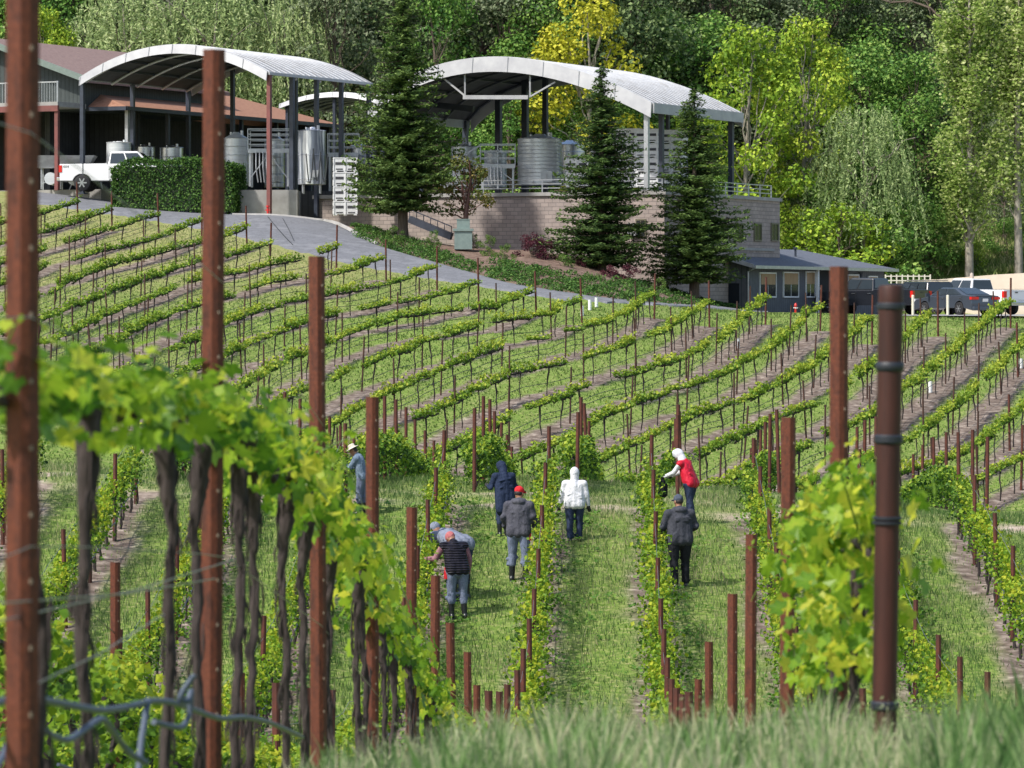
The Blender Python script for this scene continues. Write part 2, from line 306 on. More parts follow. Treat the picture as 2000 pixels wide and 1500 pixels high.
# ---------------------------------------------------------------- ground sheet
xs = np.concatenate([np.arange(-130, -27, 4.), np.arange(-26, 26.1, .26), np.arange(28, 131, 4.)])
ys = np.concatenate([np.arange(-30, 6, 2.), np.arange(6, 60, .5), np.arange(60, 218, .4), np.arange(218, 420, 2.)])
GX_, GY_ = np.meshgrid(xs, ys); GZ_ = gz(GX_, np.maximum(GY_, 0))
def rowdist(X, Y):
    """distance to the nearest vine row"""
    d = np.full(X.shape, 9.)
    for k in VK: d = np.where((Y > 7) & (Y < 87.5), np.minimum(d, abs(X - valley_x(k, Y))), d)
    for k in range(-6, 6): d = np.where((Y > 92) & (Y < 121), np.minimum(d, abs(X - block_x(k, Y))), d)
    for r in hill_rows:
        seg = (Y > 118) & (Y < 214)
        # rows run mostly in depth: lateral gap at equal depth, times the cosine of the row's angle
        xr = np.interp(Y, r[:, 1], r[:, 0], left=np.nan, right=np.nan); sl = np.gradient(r[:, 0]) / (np.gradient(r[:, 1]) + 1e-3)
        cs = 1 / np.sqrt(1 + np.clip(np.interp(Y, r[:, 1], sl), 0, 4) ** 2); q = abs(X - xr) * cs
        d = np.where(seg & ~np.isnan(xr), np.minimum(d, q), d)
    return d
def masks(X, Y):
    rd = rowdist(X, Y); nz = .12 * np.sin(X * 5.1 + Y * 1.3) * np.sin(Y * 1.9 + 2) + .1 * np.sin(X * 2.3 - Y * .7)
    soil = np.clip((np.where(Y > 118, .68, .5) - rd + nz) / .25, 0, 1) * np.where((Y > 92) & (Y < 120), .35, 1)
    wob = .7 * np.sin(X * .35); soil *= np.clip((Y - 14) / 10, 0, 1)
    t1 = np.exp(-((Y - 87.2 - wob * .3) / .55) ** 2); t2 = np.exp(-((Y - 89.6 - wob * .3) / .5) ** 2)
    track = np.clip((t1 + t2) * (1 + nz * 4) * (.75 + .5 * np.sin(X * 1.1 + 1)), 0, 1)
    u = 1000 + F * X / np.maximum(Y, 6)
    dry = np.clip((Y - 168) / 18, 0, 1) * np.clip((1150 - u) / 500, .15, 1) + np.clip((Y - 86) / 3, 0, 1) * np.clip((93 - Y) / 4, 0, 1) * .45
    dry += .55 * np.clip(1 - abs(Y - 150) / 14, 0, 1) * np.clip((650 - u) / 300, 0, 1)
    # forest floor beyond the yard, mulch bed between road and retaining wall
    wild = np.clip((Y - 238) / 6, 0, 1) * np.where(u > 1500, 0, 1) + np.clip((Y - 262) / 10, 0, 1)
    zup = bedy(u); bed = ((Y > zup) & (Y < 206) & (u > 665) & (u < 1440)).astype(float)
    return soil, track, np.clip(dry, 0, 1), np.clip(wild, 0, 1), bed
UP = np.array([(20, 361), (80, 366), (150, 376), (250, 392), (325, 405), (397, 415), (450, 420), (560, 422), (655, 424), (672, 440), (700, 466), (762, 487), (860, 515), (950, 541), (1000, 556), (1100, 572), (1200, 586), (1300, 595), (1430, 602), (1500, 605)], float)
LO = np.array([(20, 394), (80, 400), (152, 411), (235, 424), (325, 438), (382, 448), (450, 460), (532, 480), (652, 512), (762, 532), (850, 548), (925, 556), (1000, 573), (1075, 584), (1187, 592), (1350, 601), (1500, 612)], float)
_ux = np.linspace(20, 1500, 100)
_ud = np.array([hit(x, y, 160, 212) for x, y in zip(_ux, np.interp(_ux, UP[:, 0], UP[:, 1]))])
_ld = np.array([hit(x, y, 160, 211) for x, y in zip(_ux, np.interp(_ux, LO[:, 0], LO[:, 1]))])
def sm(a, k=5): return np.convolve(np.pad(a, k // 2, 'edge'), np.ones(k) / k, 'valid')
_ud = sm(_ud); _ld = sm(_ld); _ud = np.maximum(_ud, _ld + 1.6)
def bedy(u): return np.interp(u, _ux, _ud)
soil, track, dry, wild, bed = masks(GX_, GY_)
ny, nx = GX_.shape
idx = np.arange(ny * nx).reshape(ny, nx)
Fc = np.stack([idx[:-1, :-1], idx[:-1, 1:], idx[1:, 1:], idx[1:, :-1]], -1).reshape(-1, 4)
g = Geo(); g.add(np.stack([GX_, GY_, GZ_], -1), Fc)
gm, t, b = nodes('vineyard_ground'); b.inputs['Roughness'].default_value = .95; b.inputs['Specular IOR Level'].default_value = .1
def attr(n): a = t.nodes.new('ShaderNodeAttribute'); a.attribute_name = n; return a.outputs['Fac']
def mixc(f, a, c):
    q = t.nodes.new('ShaderNodeMix'); q.data_type = 'RGBA'; t.links.new(f, q.inputs[0]); t.links.new(a, q.inputs[6]); t.links.new(c, q.inputs[7]); return q.outputs[2]
n1 = noise(t, .6, 6); n2 = noise(t, 7, 8); n3 = noise(t, 3.5, 8)
grass = ramp(t, n2, [(.3, (.08, .15, .025)), (.48, (.14, .21, .04)), (.6, (.22, .26, .08)), (.72, (.38, .34, .16))])
dryc = ramp(t, n2, [(.3, (.12, .16, .04)), (.5, (.23, .24, .09)), (.7, (.4, .33, .18))])
soilc = ramp(t, n3, [(.3, (.075, .055, .045)), (.47, (.15, .115, .095)), (.58, (.23, .185, .155)), (.7, (.38, .32, .27))])
trackc = ramp(t, n3, [(.3, (.26, .2, .15)), (.55, (.4, .32, .26)), (.7, (.5, .42, .36))])
wildc = ramp(t, n3, [(.3, (.018, .03, .01)), (.5, (.05, .06, .02)), (.7, (.11, .09, .05))])
bedc = ramp(t, n3, [(.3, (.07, .045, .035)), (.5, (.17, .115, .09)), (.7, (.28, .2, .16))])
dm = t.nodes.new('ShaderNodeMath'); dm.operation = 'MULTIPLY_ADD'; t.links.new(n1, dm.inputs[0]); dm.inputs[1].default_value = 1.6; t.links.new(attr('dry'), dm.inputs[2])
dm2 = t.nodes.new('ShaderNodeMath'); dm2.operation = 'SUBTRACT'; dm2.use_clamp = True; t.links.new(dm.outputs[0], dm2.inputs[0]); dm2.inputs[1].default_value = .85
c = mixc(dm2.outputs[0], grass, dryc); c = mixc(attr('soil'), c, soilc); c = mixc(attr('track'), c, trackc); c = mixc(attr('wild'), c, wildc); c = mixc(attr('bed'), c, bedc)
t.links.new(c, b.inputs['Base Color']); bump(t, b, n3, .08, .8)
me = g.mesh('ground', gm, 180)
for nme, a in (('soil', soil), ('track', track), ('dry', dry), ('wild', wild), ('bed', bed)):
    at = me.attributes.new(nme, 'FLOAT', 'POINT'); at.data.foreach_set('value', a.astype(np.float32).ravel())
struct(obj('ground', me))
# ---------------------------------------------------------------- road
def sheet(name, lo, up, xs_, mat, lift, nv=10):
    V = []
    for x, a, c_ in zip(xs_, lo, up):
        for k in range(nv):
            d = a + (c_ - a) * k / (nv - 1); X = (x - 1000) / F * d; V.append((X, d, float(gz(X, d)) + lift * (1 if 0 < k < nv - 1 else -.6)))
    n = len(xs_); i = np.arange(n * nv).reshape(n, nv)
    Fc = np.stack([i[:-1, :-1], i[1:, :-1], i[1:, 1:], i[:-1, 1:]], -1).reshape(-1, 4)
    return struct(obj(name, Geo().add(V, Fc).mesh(name, mat, 40)))
_jit = .25 * np.sin(_ux * .21) + .2 * np.sin(_ux * .083 + 1)
sheet('road', _ld + _jit, _ud, _ux, asphalt, .07, 14)
# pale concrete edging on the uphill side of the road
g = Geo(); P = [((x - 1000) / F * d, d, float(gz((x - 1000) / F * d, d)) + .02) for x, d in zip(_ux, _ud + .1) if 440 < x < 740]
g.tube(P, .13, 4, sq=.8); struct(obj('kerb', g.mesh('kerb', concrete)))
lot = Geo(); lot.add([(12.3, 181, -.36), (40, 181, -.42), (40, 243.5, -.44), (13, 243.5, -.4)], [(0, 1, 2, 3)])
struct(obj('parking_lot', lot.mesh('parking_lot', M('lot_paving', (.34, .33, .33), (.26, .25, .25), 10, .9))))

# ---------------------------------------------------------------- grass and weeds (stuff)
def scatter(n, x0, x1, y0, y1):
    Y = np.sqrt(rnd(y0 ** 2, y1 ** 2, n)); u = rnd(x0, x1, n); X = (u - 1000) / F * Y; return X, Y, u
# tall seeding grass on the crest right in front of the camera
g = Geo()
for (n, y0, y1, u0, u1, h0, h1, wd) in ((9000, 9.2, 13.6, 560, 2080, .08, .2, .006), (4200, 7.2, 10, 640, 2080, .14, .24, .006), (5000, 12.5, 17.5, 1020, 2080, .06, .16, .007), (2500, 8.5, 14, 380, 800, .05, .12, .006), (1500, 8.5, 12, 1850, 2120, .18, .34, .006), (1600, 11.5, 16, 1440, 1800, .1, .26, .006), (1200, 9, 13, 900, 1300, .12, .25, .006)):
    X, Y, u = scatter(n, u0, u1, y0, y1)
    h = rnd(h0, h1, n) * (1 + .3 * np.sin(u / 60.) * np.sin(u / 23. + 1))
    P = np.stack([X, Y, gz(X, Y) - .01], 1)
    cl = .48 + .35 * np.sin(X * 7 + 2 * np.sin(Y * 2)) * np.sin(Y * 3 + X) + rnd(-.5, .5, n); blades(g, P, h, wd * rnd(.6, 1.5, n), .5, 0, np.clip(cl, 0, 1))
X, Y, u = scatter(1300, 560, 2080, 8, 15); blades(g, np.stack([X, Y, gz(X, Y) - .01], 1), rnd(.1, .22, 1300), rnd(.006, .011, 1300), .7, 0, rnd(.8, 1, 1300))
# seed heads
X, Y, u = scatter(900, 700, 2050, 8, 14); h = rnd(.14, .24, 900); P = np.stack([X, Y, gz(X, Y)], 1)
blades(g, P, h, np.full(900, .0025), .25, 0, np.full(900, .95)); leaf_quads(g, P + np.stack([0 * h, 0 * h, h * .97], 1), rng.normal(size=(900, 3)) * [1, 1, .1], .018, .3, 0, rnd(.6, .9, 900))
o = tag(obj('tall_grass', g.mesh('tall_grass', grassF)), 'blurred tall grass with seed heads along the bottom edge of the view', 'grass'); o['kind'] = 'stuff'
# aisles of the lower vineyard
g = Geo(); n = 150000; X, Y, u = scatter(n, -60, 2060, 58, 96); rd = rowdist(X, Y); s_, t_, d_, w_, b_ = masks(X, Y)
pat = np.sin(X * 1.3 + 3 * np.sin(Y * .3)) * np.sin(Y * .55 + X * .4)
keep = rnd(0, 1, n) > np.clip(s_ * .9 + t_ * .85, 0, .95); X, Y, pat, rd = X[keep], Y[keep], pat[keep], rd[keep]
m = len(X); h = rnd(.05, .15, m) * (1 + .35 * pat) * np.where(rd > .75, 1.1, .8)
blades(g, np.stack([X, Y, gz(X, Y) - .01], 1), h, rnd(.008, .02, m), .6, 0, np.clip(.38 + .18 * pat + rnd(-.38, .45, m) + .12 * np.sin(X * .5), 0, 1))
o = tag(obj('aisle_grass', g.mesh('aisle_grass', grassM)), 'green grass growing in the aisles where the workers walk', 'grass'); o['kind'] = 'stuff'
g = Geo(); n = 45000; X, Y, u = scatter(n, -60, 900, 24, 60); s_ = masks(X, Y)[0]; k = rnd(0, 1, n) > s_ * .9; X, Y = X[k], Y[k]; m = len(X)
blades(g, np.stack([X, Y, gz(X, Y) - .01], 1), rnd(.05, .14, m), rnd(.008, .02, m), .6, 0, np.clip(.42 + rnd(-.35, .4, m), 0, 1))
# hillside
n = 150000; X, Y, u = scatter(n, -60, 2060, 121, 206); s_, t_, d_, w_, b_ = masks(X, Y)
lo = np.interp(u, _ux, _ld, right=180.); keep = (rnd(0, 1, n) > s_ * .98) & (Y < lo - .4); X, Y, d_, u = X[keep], Y[keep], d_[keep], u[keep]; m = len(X)
pat = np.sin(X * .9 + 2 * np.sin(Y * .2)) * np.sin(Y * .37 + X * .3)
blades(g, np.stack([X, Y, gz(X, Y) - .01], 1), rnd(.04, .11, m), rnd(.025, .06, m), .7, 0, np.clip(.3 + .36 * d_ + .22 * pat + rnd(-.3, .35, m), 0, 1))
o = tag(obj('hillside_grass', g.mesh('hillside_grass', grassH)), 'short green and straw coloured grass between the hillside vine rows', 'grass'); o['kind'] = 'stuff'
# broad-leaved weeds along the rows by the workers
g = Geo(); C = []
for k in range(-3, 4):
    for q in range(130): Y = rnd(60, 87); C.append((valley_x(k, Y) + rng.normal(.25, .38), Y))
C = np.array(C); m = 14
P = np.repeat(C, m, 0) + rng.normal(0, .13, (len(C) * m, 2)); z = gz(P[:, 0], P[:, 1]) + rnd(.02, .16, len(P))
leaf_quads(g, np.c_[P, z], rng.normal(size=(len(P), 3)) * [.6, .6, .3] + [0, -.3, 1], rnd(.05, .11, len(P)), .8)
o = tag(obj('weeds', g.mesh('weeds', weedM)), 'low leafy weeds on the bare soil under the lower rows', 'weeds'); o['kind'] = 'stuff'

# ---------------------------------------------------------------- posts
def post_mesh(name, Wd, H, mat, notches=True, dp=.5, top=None):
    """open steel channel with a web, two side walls and punched clips along the edges"""
    g = Geo(); w2 = Wd / 2; d = Wd * dp; th = Wd * .07
    prof = [(-w2, d), (-w2, -d * .0), (-w2 * .62, -d * .5), (w2 * .62, -d * .5), (w2, 0), (w2, d), (w2 - th, d), (w2 - th, th), (w2 * .6, -d * .5 + th), (-w2 * .6, -d * .5 + th), (-w2 + th, th), (-w2 + th, d)]
    n = len(prof); V = [(x, y, z) for z in (-H, 0) for x, y in prof]; Fs = [(i, (i + 1) % n, n + (i + 1) % n, n + i) for i in range(n)]
    Fs += [(12 + a, 12 + b_, 12 + c_, 12 + e) for a, b_, c_, e in ((0, 1, 10, 11), (1, 2, 9, 10), (2, 3, 8, 9), (3, 4, 7, 8), (4, 5, 6, 7))]
    g.add(V, Fs)
    if notches:
        for z in np.arange(-.12, -H + .5, -.135):
            for sx in (-1, 1): g.box((sx * (w2 + Wd * .03), d * .3 - Wd * .1 * (sx > 0), z), (Wd * .07, Wd * .1, Wd * .16), 1)
    return g.mesh(name, [mat, stud])
pm_near = post_mesh('post_near', .061, 2.6, rust); pm_mid = post_mesh('post_mid', .075, 2.1, rust_mid, False); pm_far = post_mesh('post_far', .055, 1.95, rust_far, False)
TOPB = [(8.3, 1.05), (12.4, .78), (16.9, .21), (21, -.46), (25.4, -1.24), (29, -1.9), (31.8, -2.45), (36, -3.03), (38.7, -3.57), (42.5, -3.98), (46.8, -4.39), (50.5, -4.65), (56, -4.96), (60, -5.0), (64.5, -4.9), (69, -4.74), (73, -4.3), (77, -3.72), (81.5, -3.09), (86, -2.5)]
TOPC = [(15.1, .15), (19.1, -.513), (23.8, -1.32), (27.3, -1.91), (33.3, -2.72), (36.9, -3.35), (41, -3.85), (45, -4.25), (49.5, -4.6), (54, -4.9), (58.5, -5.0), (63, -4.95), (67.5, -4.8), (72, -4.4), (76.3, -3.8), (80.7, -3.2), (85, -2.65)]
def inframe(X, Y, z0, z1, m=30):
    u = 1000 + F * X / Y; a = 600 - F * z1 / Y; b_ = 600 - F * z0 / Y
    return -m < u < 2000 + m and a < 1480 and b_ > -10
def hidden_by_crest(X, Y, ztop):
    u, v = 1000 + F * X / Y, 600 - F * ztop / Y
    return v > (1395 if u > 820 else 1500)
RNAME = {-7: 'at the far left', -6: 'by the left edge', -5: 'left of the second post', -4: 'behind the left posts', -3: 'left of the straw hat', -2: 'by the straw-hatted worker',
         -1: 'beside the crouching pair', 0: 'right of the red cap', 1: 'left of the red vest', 2: 'right of the dark hoodie', 3: 'right of the banded pipe', 4: 'near the right edge'}
npost = 0
def put_post(me, X, Y, zt, label, group, lean=.012):
    global npost; npost += 1
    o = obj('steel_post', me, None, (X, Y, zt), (rng.normal(0, lean), rng.normal(0, lean), -.5 + rnd(-.12, .12)))
    tag(o, label, 'vineyard post', group); return o
for k in VK:
    tops = TOPB if k == 0 else TOPC if k == 1 else [(Y + rnd(-.4, .4), z + rnd(-.06, .06)) for Y, z in (TOPB if k % 2 == 0 else TOPC)]
    n = 0
    for Y, zt in tops:
        X = valley_x(k, Y)
        if k not in (0, 1):
            if Y < (24 if k < 0 else 40): continue
            zt = float(gz(X, Y)) + np.interp(Y, [30, 60], [1.95, 1.8]) + rnd(-.08, .08)
        if not inframe(X, Y, zt - 1.9, zt) or hidden_by_crest(X, Y, zt): continue
        near = Y < 40
        lab = ('tall rusty channel post in the near left row, ' if k == 0 and Y < 40 else 'rusty channel post behind the banded pipe, ' if k == 1 and Y < 40 else 'rusty post in the lower vine row %s, ' % RNAME[k]) + ordw(n) + ' from the front'
        put_post(pm_near if near else pm_mid, X, Y, zt, lab, 'rusty trellis posts of the lower vineyard', .006 if near else .012); n += 1
for k in range(-4, 5):
    n = 0
    for i, Y in enumerate((90, 94, 98.5, 103, 107.3, 111.5, 116)):
        X = block_x(k, Y) + rnd(-.05, .05); zt = float(gz(X, Y)) + (1.95 if i else 1.85)
        if not inframe(X, Y, zt - 1.9, zt): continue
        put_post(pm_mid, X, Y, zt, 'rusty post beyond the track, %s block row from left, %s from the track' % (ordw(k + 4), ordw(n)), 'rusty posts just beyond the dirt track'); n += 1
def row_steps(r):
    """vine places along a hillside row; the left block is planted wider than the right block"""
    seg = np.r_[0, np.cumsum(np.hypot(*np.diff(r, axis=0).T))]; s_ = seg[-1] - 1.1; out = []
    while s_ > 0:
        X, Y = np.interp(s_, seg, r[:, 0]), np.interp(s_, seg, r[:, 1]); st = float(np.interp(1000 + F * X / Y, [500, 1100, 1700], [2.3, 2.0, 1.65])); out.append((s_, st)); s_ -= st
    return seg, out
for ri, r in enumerate(hill_rows):
    seg, st = row_steps(r); n = 0
    for s_ in [seg[-1] - .1] + [a_ - w_ / 2 for a_, w_ in st[2::3]]:
        X, Y = np.interp(s_, seg, r[:, 0]), np.interp(s_, seg, r[:, 1]); z = float(gz(X, Y))
        if not inframe(X, Y, z, z + 1.9, 5): continue
        endp = n == 0
        put_post(pm_mid if endp else pm_far, X, Y, z + rnd(1.85, 2.1), ('reddish end post' if endp else 'thin dark steel stake') + ' in %s hillside row from top left, %s from its uphill end' % (ordw(ri), ordw(n)), 'stakes of the hillside vine rows', .03); n += 1
# banded pipe end post on the right
px_ = W(1725, 558, 12.8); root = thing('pipe_post', 'thick dark brown steel pipe post with black bands in the right foreground', 'post', (px_[0], 12.8, px_[2] - 1.55), 0)
g = Geo(); th = np.linspace(0, 2 * np.pi, 28, endpoint=False); r_ = .039
P = [(0, 0, z) for z in (0, .5, 1, 1.5, 1.543, 1.55)]; g.tube(P, [r_, r_, r_, r_, r_, r_ - .003], 28); g.tube([(0, 0, 1.549), (0, 0, 1.551)], [r_ - .006, r_ - .007], 28)
obj('pipe', g.mesh('pipe', rust_dark, 40), root)
for py, hh, ex in ((598, .022, 0), (716, .03, .001), (858, .03, .002), (1012, .012, .002), (1021, .012, .003), (1378, .03, .002)):
    g = Geo(); z = 1.55 - (py - 558) / (F / 12.8); g.tube([(0, 0, z - hh / 2), (0, 0, z - hh * .3), (0, 0, z + hh * .3), (0, 0, z + hh / 2)], [r_ + .001, r_ + .005 + ex, r_ + .005 + ex, r_ + .001], 24); obj('band', g.mesh('band', band, 40), root)
root.rotation_euler = (0, R(.9), 0)

# ---------------------------------------------------------------- vines
def trunk_geo(H, r0, r1, seed, kink=.04, n=9, seg=16):
    q = np.random.default_rng(seed); z = np.linspace(-.15, H, seg); off = np.cumsum(q.normal(0, kink / seg ** .5, (seg, 2)), 0); off -= off[2]
    rr = np.linspace(r0, r1, seg) * (1 + .16 * q.normal(size=seg)); tw = 1 + .16 * q.normal(size=(seg, n)); rr[-3:] *= 1.35
    return Geo().tube(np.c_[off, z], rr, n, twist=tw), off[-1]
def foliage_fore(seed, hang=(-.1, .1), nh=36, ns=14, L0=.08, L1=.27):
    """big lobed leaves on short upright shoots from a horizontal cordon along local y"""
    q = np.random.default_rng(seed); g = Geo(); P = []; N = []; sz = []
    for s in (-1, 1):
        y = np.linspace(0, .56, 9); pts = np.c_[q.normal(0, .012, 9), s * y, .03 * np.sin(y * 6) + q.normal(0, .008, 9)]
        g.tube(pts, np.linspace(.024, .012, 9), 7, 0)
    for i in range(ns):
        y0 = q.uniform(-.56, .56); L = q.uniform(L0, L1); d = np.array([q.normal(0, .36), q.normal(0, .3), 1]); d /= np.linalg.norm(d)
        t = np.linspace(0, 1, 6)[:, None]; bend = np.array([q.normal(0, .12), q.normal(0, .08), -.1])
        pts = np.array([0, y0, 0]) + d * t * L + bend * t ** 2 * L * 2; g.tube(pts, np.linspace(.006, .002, 6), 5, 2)
        for k in range(int(6 + L * 13)):
            a = q.uniform(.1, 1.05); p = pts[0] + d * a * L + bend * a * a * L * 2; r = q.normal(0, 1, 3); r[2] *= .5
            P.append(p + r * .055); N.append(r * .6 + [0, 0, .5]); sz.append(q.uniform(.05, .135) * (1.1 - .5 * a))
        for k in range(3): P.append(pts[-1] + q.normal(0, .012, 3)); N.append(q.normal(0, 1, 3)); sz.append(.03)
    for i in range(nh):   # hanging inner leaves
        P.append([q.normal(0, .07 if nh < 100 else .1), q.uniform(-.55, .55), q.uniform(*hang)]); N.append(q.normal(0, 1, 3) + [0, -.2, .2]); sz.append(q.uniform(.06, .12))
    leaf_lobed(g, np.array(P), np.array(N), np.array(sz), 1); return g
def foliage_val(seed, n=330, w=.13, z0=-.7, z1=.42, ln=.56, s0=.045, s1=.1):
    q = np.random.default_rng(seed); g = Geo()
    for s in (-1, 1): y = np.linspace(0, ln, 5); g.tube(np.c_[q.normal(0, .01, 5), s * y, 0 * y], .017, 5, 0)
    y = q.uniform(-ln, ln, n); z = z0 + (z1 - z0) * q.beta(2.6, 1.5, n); top = .75 + .35 * np.sin(y * 9 + seed) * q.uniform(.3, 1)
    P = np.c_[q.normal(0, w, n) * (1 - .4 * (z > .25)), y, np.where(z > 0, z * top, z)]
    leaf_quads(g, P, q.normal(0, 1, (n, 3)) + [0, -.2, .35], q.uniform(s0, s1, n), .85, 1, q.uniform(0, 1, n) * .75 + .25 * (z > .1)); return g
def foliage_hill(seed, n=270, ln=.98):
    q = np.random.default_rng(seed); g = Geo()
    for s in (-1, 1):
        y = np.linspace(0, ln, 7); g.tube(np.c_[q.normal(0, .015, 7), s * y, q.normal(0, .02, 7) - .015 * abs(y)], np.linspace(.046, .028, 7), 6, 0)
    nt = 15; cy = np.linspace(-ln, ln, nt) + q.normal(0, .03, nt); hh = q.uniform(.1, .36, nt); cx = q.normal(0, .04, nt); i = q.integers(0, nt, n); a = q.uniform(0, 1, n)
    P = np.c_[cx[i] + q.normal(0, .05 + .05 * a), cy[i] + q.normal(0, .06, n), a * hh[i] + .01]
    leaf_quads(g, P, q.normal(0, 1, (n, 3)) + [0, 0, .5], q.uniform(.065, .14, n), .8, 1, np.clip(a * .7 + q.uniform(0, .45, n), 0, 1)); return g  # low leaves get a darker tint, painting the shaded underside of each tuft
FM = [bark, L_fore, weedM]
def trunk_fore(H, seed):
    q = np.random.default_rng(seed); n = 12; seg = 40; z = np.linspace(-.15, H, seg); off = np.cumsum(q.normal(0, .0035, (seg, 2)), 0) + np.c_[.012 * np.sin(z * 5 + seed), .012 * np.cos(z * 4)]; off -= off[5]
    rr = np.interp(z, [-.15, .1, H * .75, H * .9, H], [.026, .0165, .014, .028, .026]) * (1 + .07 * q.normal(size=seg)); tw = 1 + .13 * q.normal(size=(seg, n)); g = Geo().tube(np.c_[off, z], rr, n, twist=tw)
    for i in range(26):      # peeling strips of bark
        z0 = q.uniform(0, H * .95); a = q.uniform(0, 6.28); o_ = np.array([np.interp(z0, z, off[:, 0]), np.interp(z0, z, off[:, 1])]); L = q.uniform(.05, .16); r = .025
        g.tube([(o_[0] + r * math.cos(a), o_[1] + r * math.sin(a), z0), (o_[0] + (r + .004) * math.cos(a), o_[1] + (r + .004) * math.sin(a), z0 + L * .5), (o_[0] + r * .8 * math.cos(a + .3), o_[1] + r * .8 * math.sin(a + .3), z0 + L)], [.002, .005, .002], 4)
    return g, off[-1]
fore = [(trunk_fore(1.25, s), foliage_fore(s + 50)) for s in range(6)]
forec = [(trunk_fore(1.25, s + 20), foliage_fore(s + 70, (-.42, .22), 270, 24, .12, .42)) for s in range(3)]
forecm = [(tr.mesh('trunk', bark, 60), off, fo.mesh('foliage', FM)) for (tr, off), fo in forec]
forem = [(tr.mesh('trunk', bark, 60), off, fo.mesh('foliage', FM)) for (tr, off), fo in fore]
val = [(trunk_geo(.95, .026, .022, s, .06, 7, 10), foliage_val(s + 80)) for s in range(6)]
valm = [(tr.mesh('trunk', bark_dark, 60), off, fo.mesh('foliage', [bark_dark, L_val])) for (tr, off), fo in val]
hed = [(trunk_geo(.8, .028, .025, s, .06, 7, 8), foliage_val(s + 120, 560, .15, -.85, .36, .66, .05, .12)) for s in range(4)]
hedm = [(tr.mesh('trunk', bark_dark, 60), off, fo.mesh('foliage', [bark_dark, L_hedge])) for (tr, off), fo in hed]
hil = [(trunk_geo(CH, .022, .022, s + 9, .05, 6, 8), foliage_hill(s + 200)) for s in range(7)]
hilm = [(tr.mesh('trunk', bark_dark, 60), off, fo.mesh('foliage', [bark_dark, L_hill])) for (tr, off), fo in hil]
def put_vine(protos, X, Y, label, group, H, slope=0, rz=0, name='grapevine', s=1.0):
    tm, off, fm = protos[rng.integers(len(protos))]; z = float(gz(X, Y)); flip = math.pi * rng.integers(2)
    rt = thing(name, label, 'grapevine', (X, Y, z), rz + flip, group); rt.scale = (1, 1, s)
    obj('trunk', tm, rt); sl = slope if flip == 0 else -slope
    fo = obj('foliage', fm, rt, (off[0], off[1], H), (math.atan(sl), 0, 0)); return rt, fo
cand = []
for k in VK:
    y0 = 8.75 if k == 0 else 13.9 if k == 1 else 22
    n = 0
    for Y in np.arange(y0, 86.5, 1.06):
        X = valley_x(k, Y) + rnd(-.04, .04); Y += rnd(-.08, .08); z = float(gz(X, Y)); top = z + (1.6 if Y < 30 else 1.35)
        if not inframe(X, Y, z, top) or hidden_by_crest(X, Y, top): continue
        if k == 1 and 17 < Y < 40: continue
        if k >= 2 and Y < 60: continue
        cand.append((k, n, X, Y)); n += 1
cand.sort(key=lambda c: c[3])
gv = 'leafy grapevines of the lower vineyard'
lowrest = Geo(); nlow = 0
def add_low(protos, geos, X, Y, lab, grp, H, sl, rz):
    global nlow
    if nlow < 298: put_vine(protos, X, Y, lab, grp, H, sl, rz); nlow += 1; return
    (tr, off), fo = geos[rng.integers(len(geos))]; B = Matrix.Translation((X, Y, float(gz(X, Y)))) @ Matrix.Rotation(rz, 4, 'Z'); lowrest.merge(tr, B)
    lowrest.merge(fo, B @ Matrix.Translation((off[0], off[1], H)) @ Matrix.Rotation(math.atan(sl), 4, 'X'))
for k, n, X, Y in cand:
    e = .3; sl = (float(gz(X + .0217 * e, Y + e)) - float(gz(X - .0217 * e, Y - e))) / (2 * e)
    if Y < 30 and k in (0, 1):
        H = float(np.interp(Y, [8.5, 12, 17, 25], [1.16, 1.2, 1.14, 1.08])) if k == 0 else .72; lab = ('gnarled vine with bright green leaves in the near left row, ' if k == 0 else 'leafy vine behind the banded pipe post, ') + ordw(n) + ' from the camera'
        rt, fo = put_vine(forem if k == 0 else forecm, X, Y, lab, gv, 1.25, sl, -.0217); rt.scale = (1, 1, H / 1.25); nlow += 1
        fo.scale = (.95, 1, float(np.interp(Y, [9, 13, 17], [.95, 1.15, 1.4])) / H) if k == 0 else (.85, 1, 1.25 / H)
    else: add_low(valm, val, X, Y, 'slender vine in the lower row %s, %s from the front' % (RNAME[k], ordw(n)), gv, .95, sl, -.0217)
hc = []
for k in range(-4, 5):
    n = 0
    for Y in np.arange(91.2, 119, 1.25):
        X = block_x(k, Y) + rnd(-.05, .05); z = float(gz(X, Y))
        if not inframe(X, Y, z, z + 1.3): continue
        if k in (1, 2, 4) and Y < 100: continue
        hc.append((Y, k, n, X)); n += 1
for Y, k, n, X in sorted(hc): add_low(hedm, hed, X, Y, 'bushy vine beyond the track, %s block row from left, %s from the track' % (ordw(k + 4), ordw(n)), 'bushy vines in the block beyond the track', .8, (float(gz(X, Y + .4)) - float(gz(X, Y - .4))) / .8, -.034)
if lowrest.n: o = tag(obj('far_block_vines', lowrest.mesh('far_block_vines', [bark_dark, L_hedge])), 'leafy vines in the dip beyond the dirt track', 'grapevines'); o['kind'] = 'stuff'
cand = []
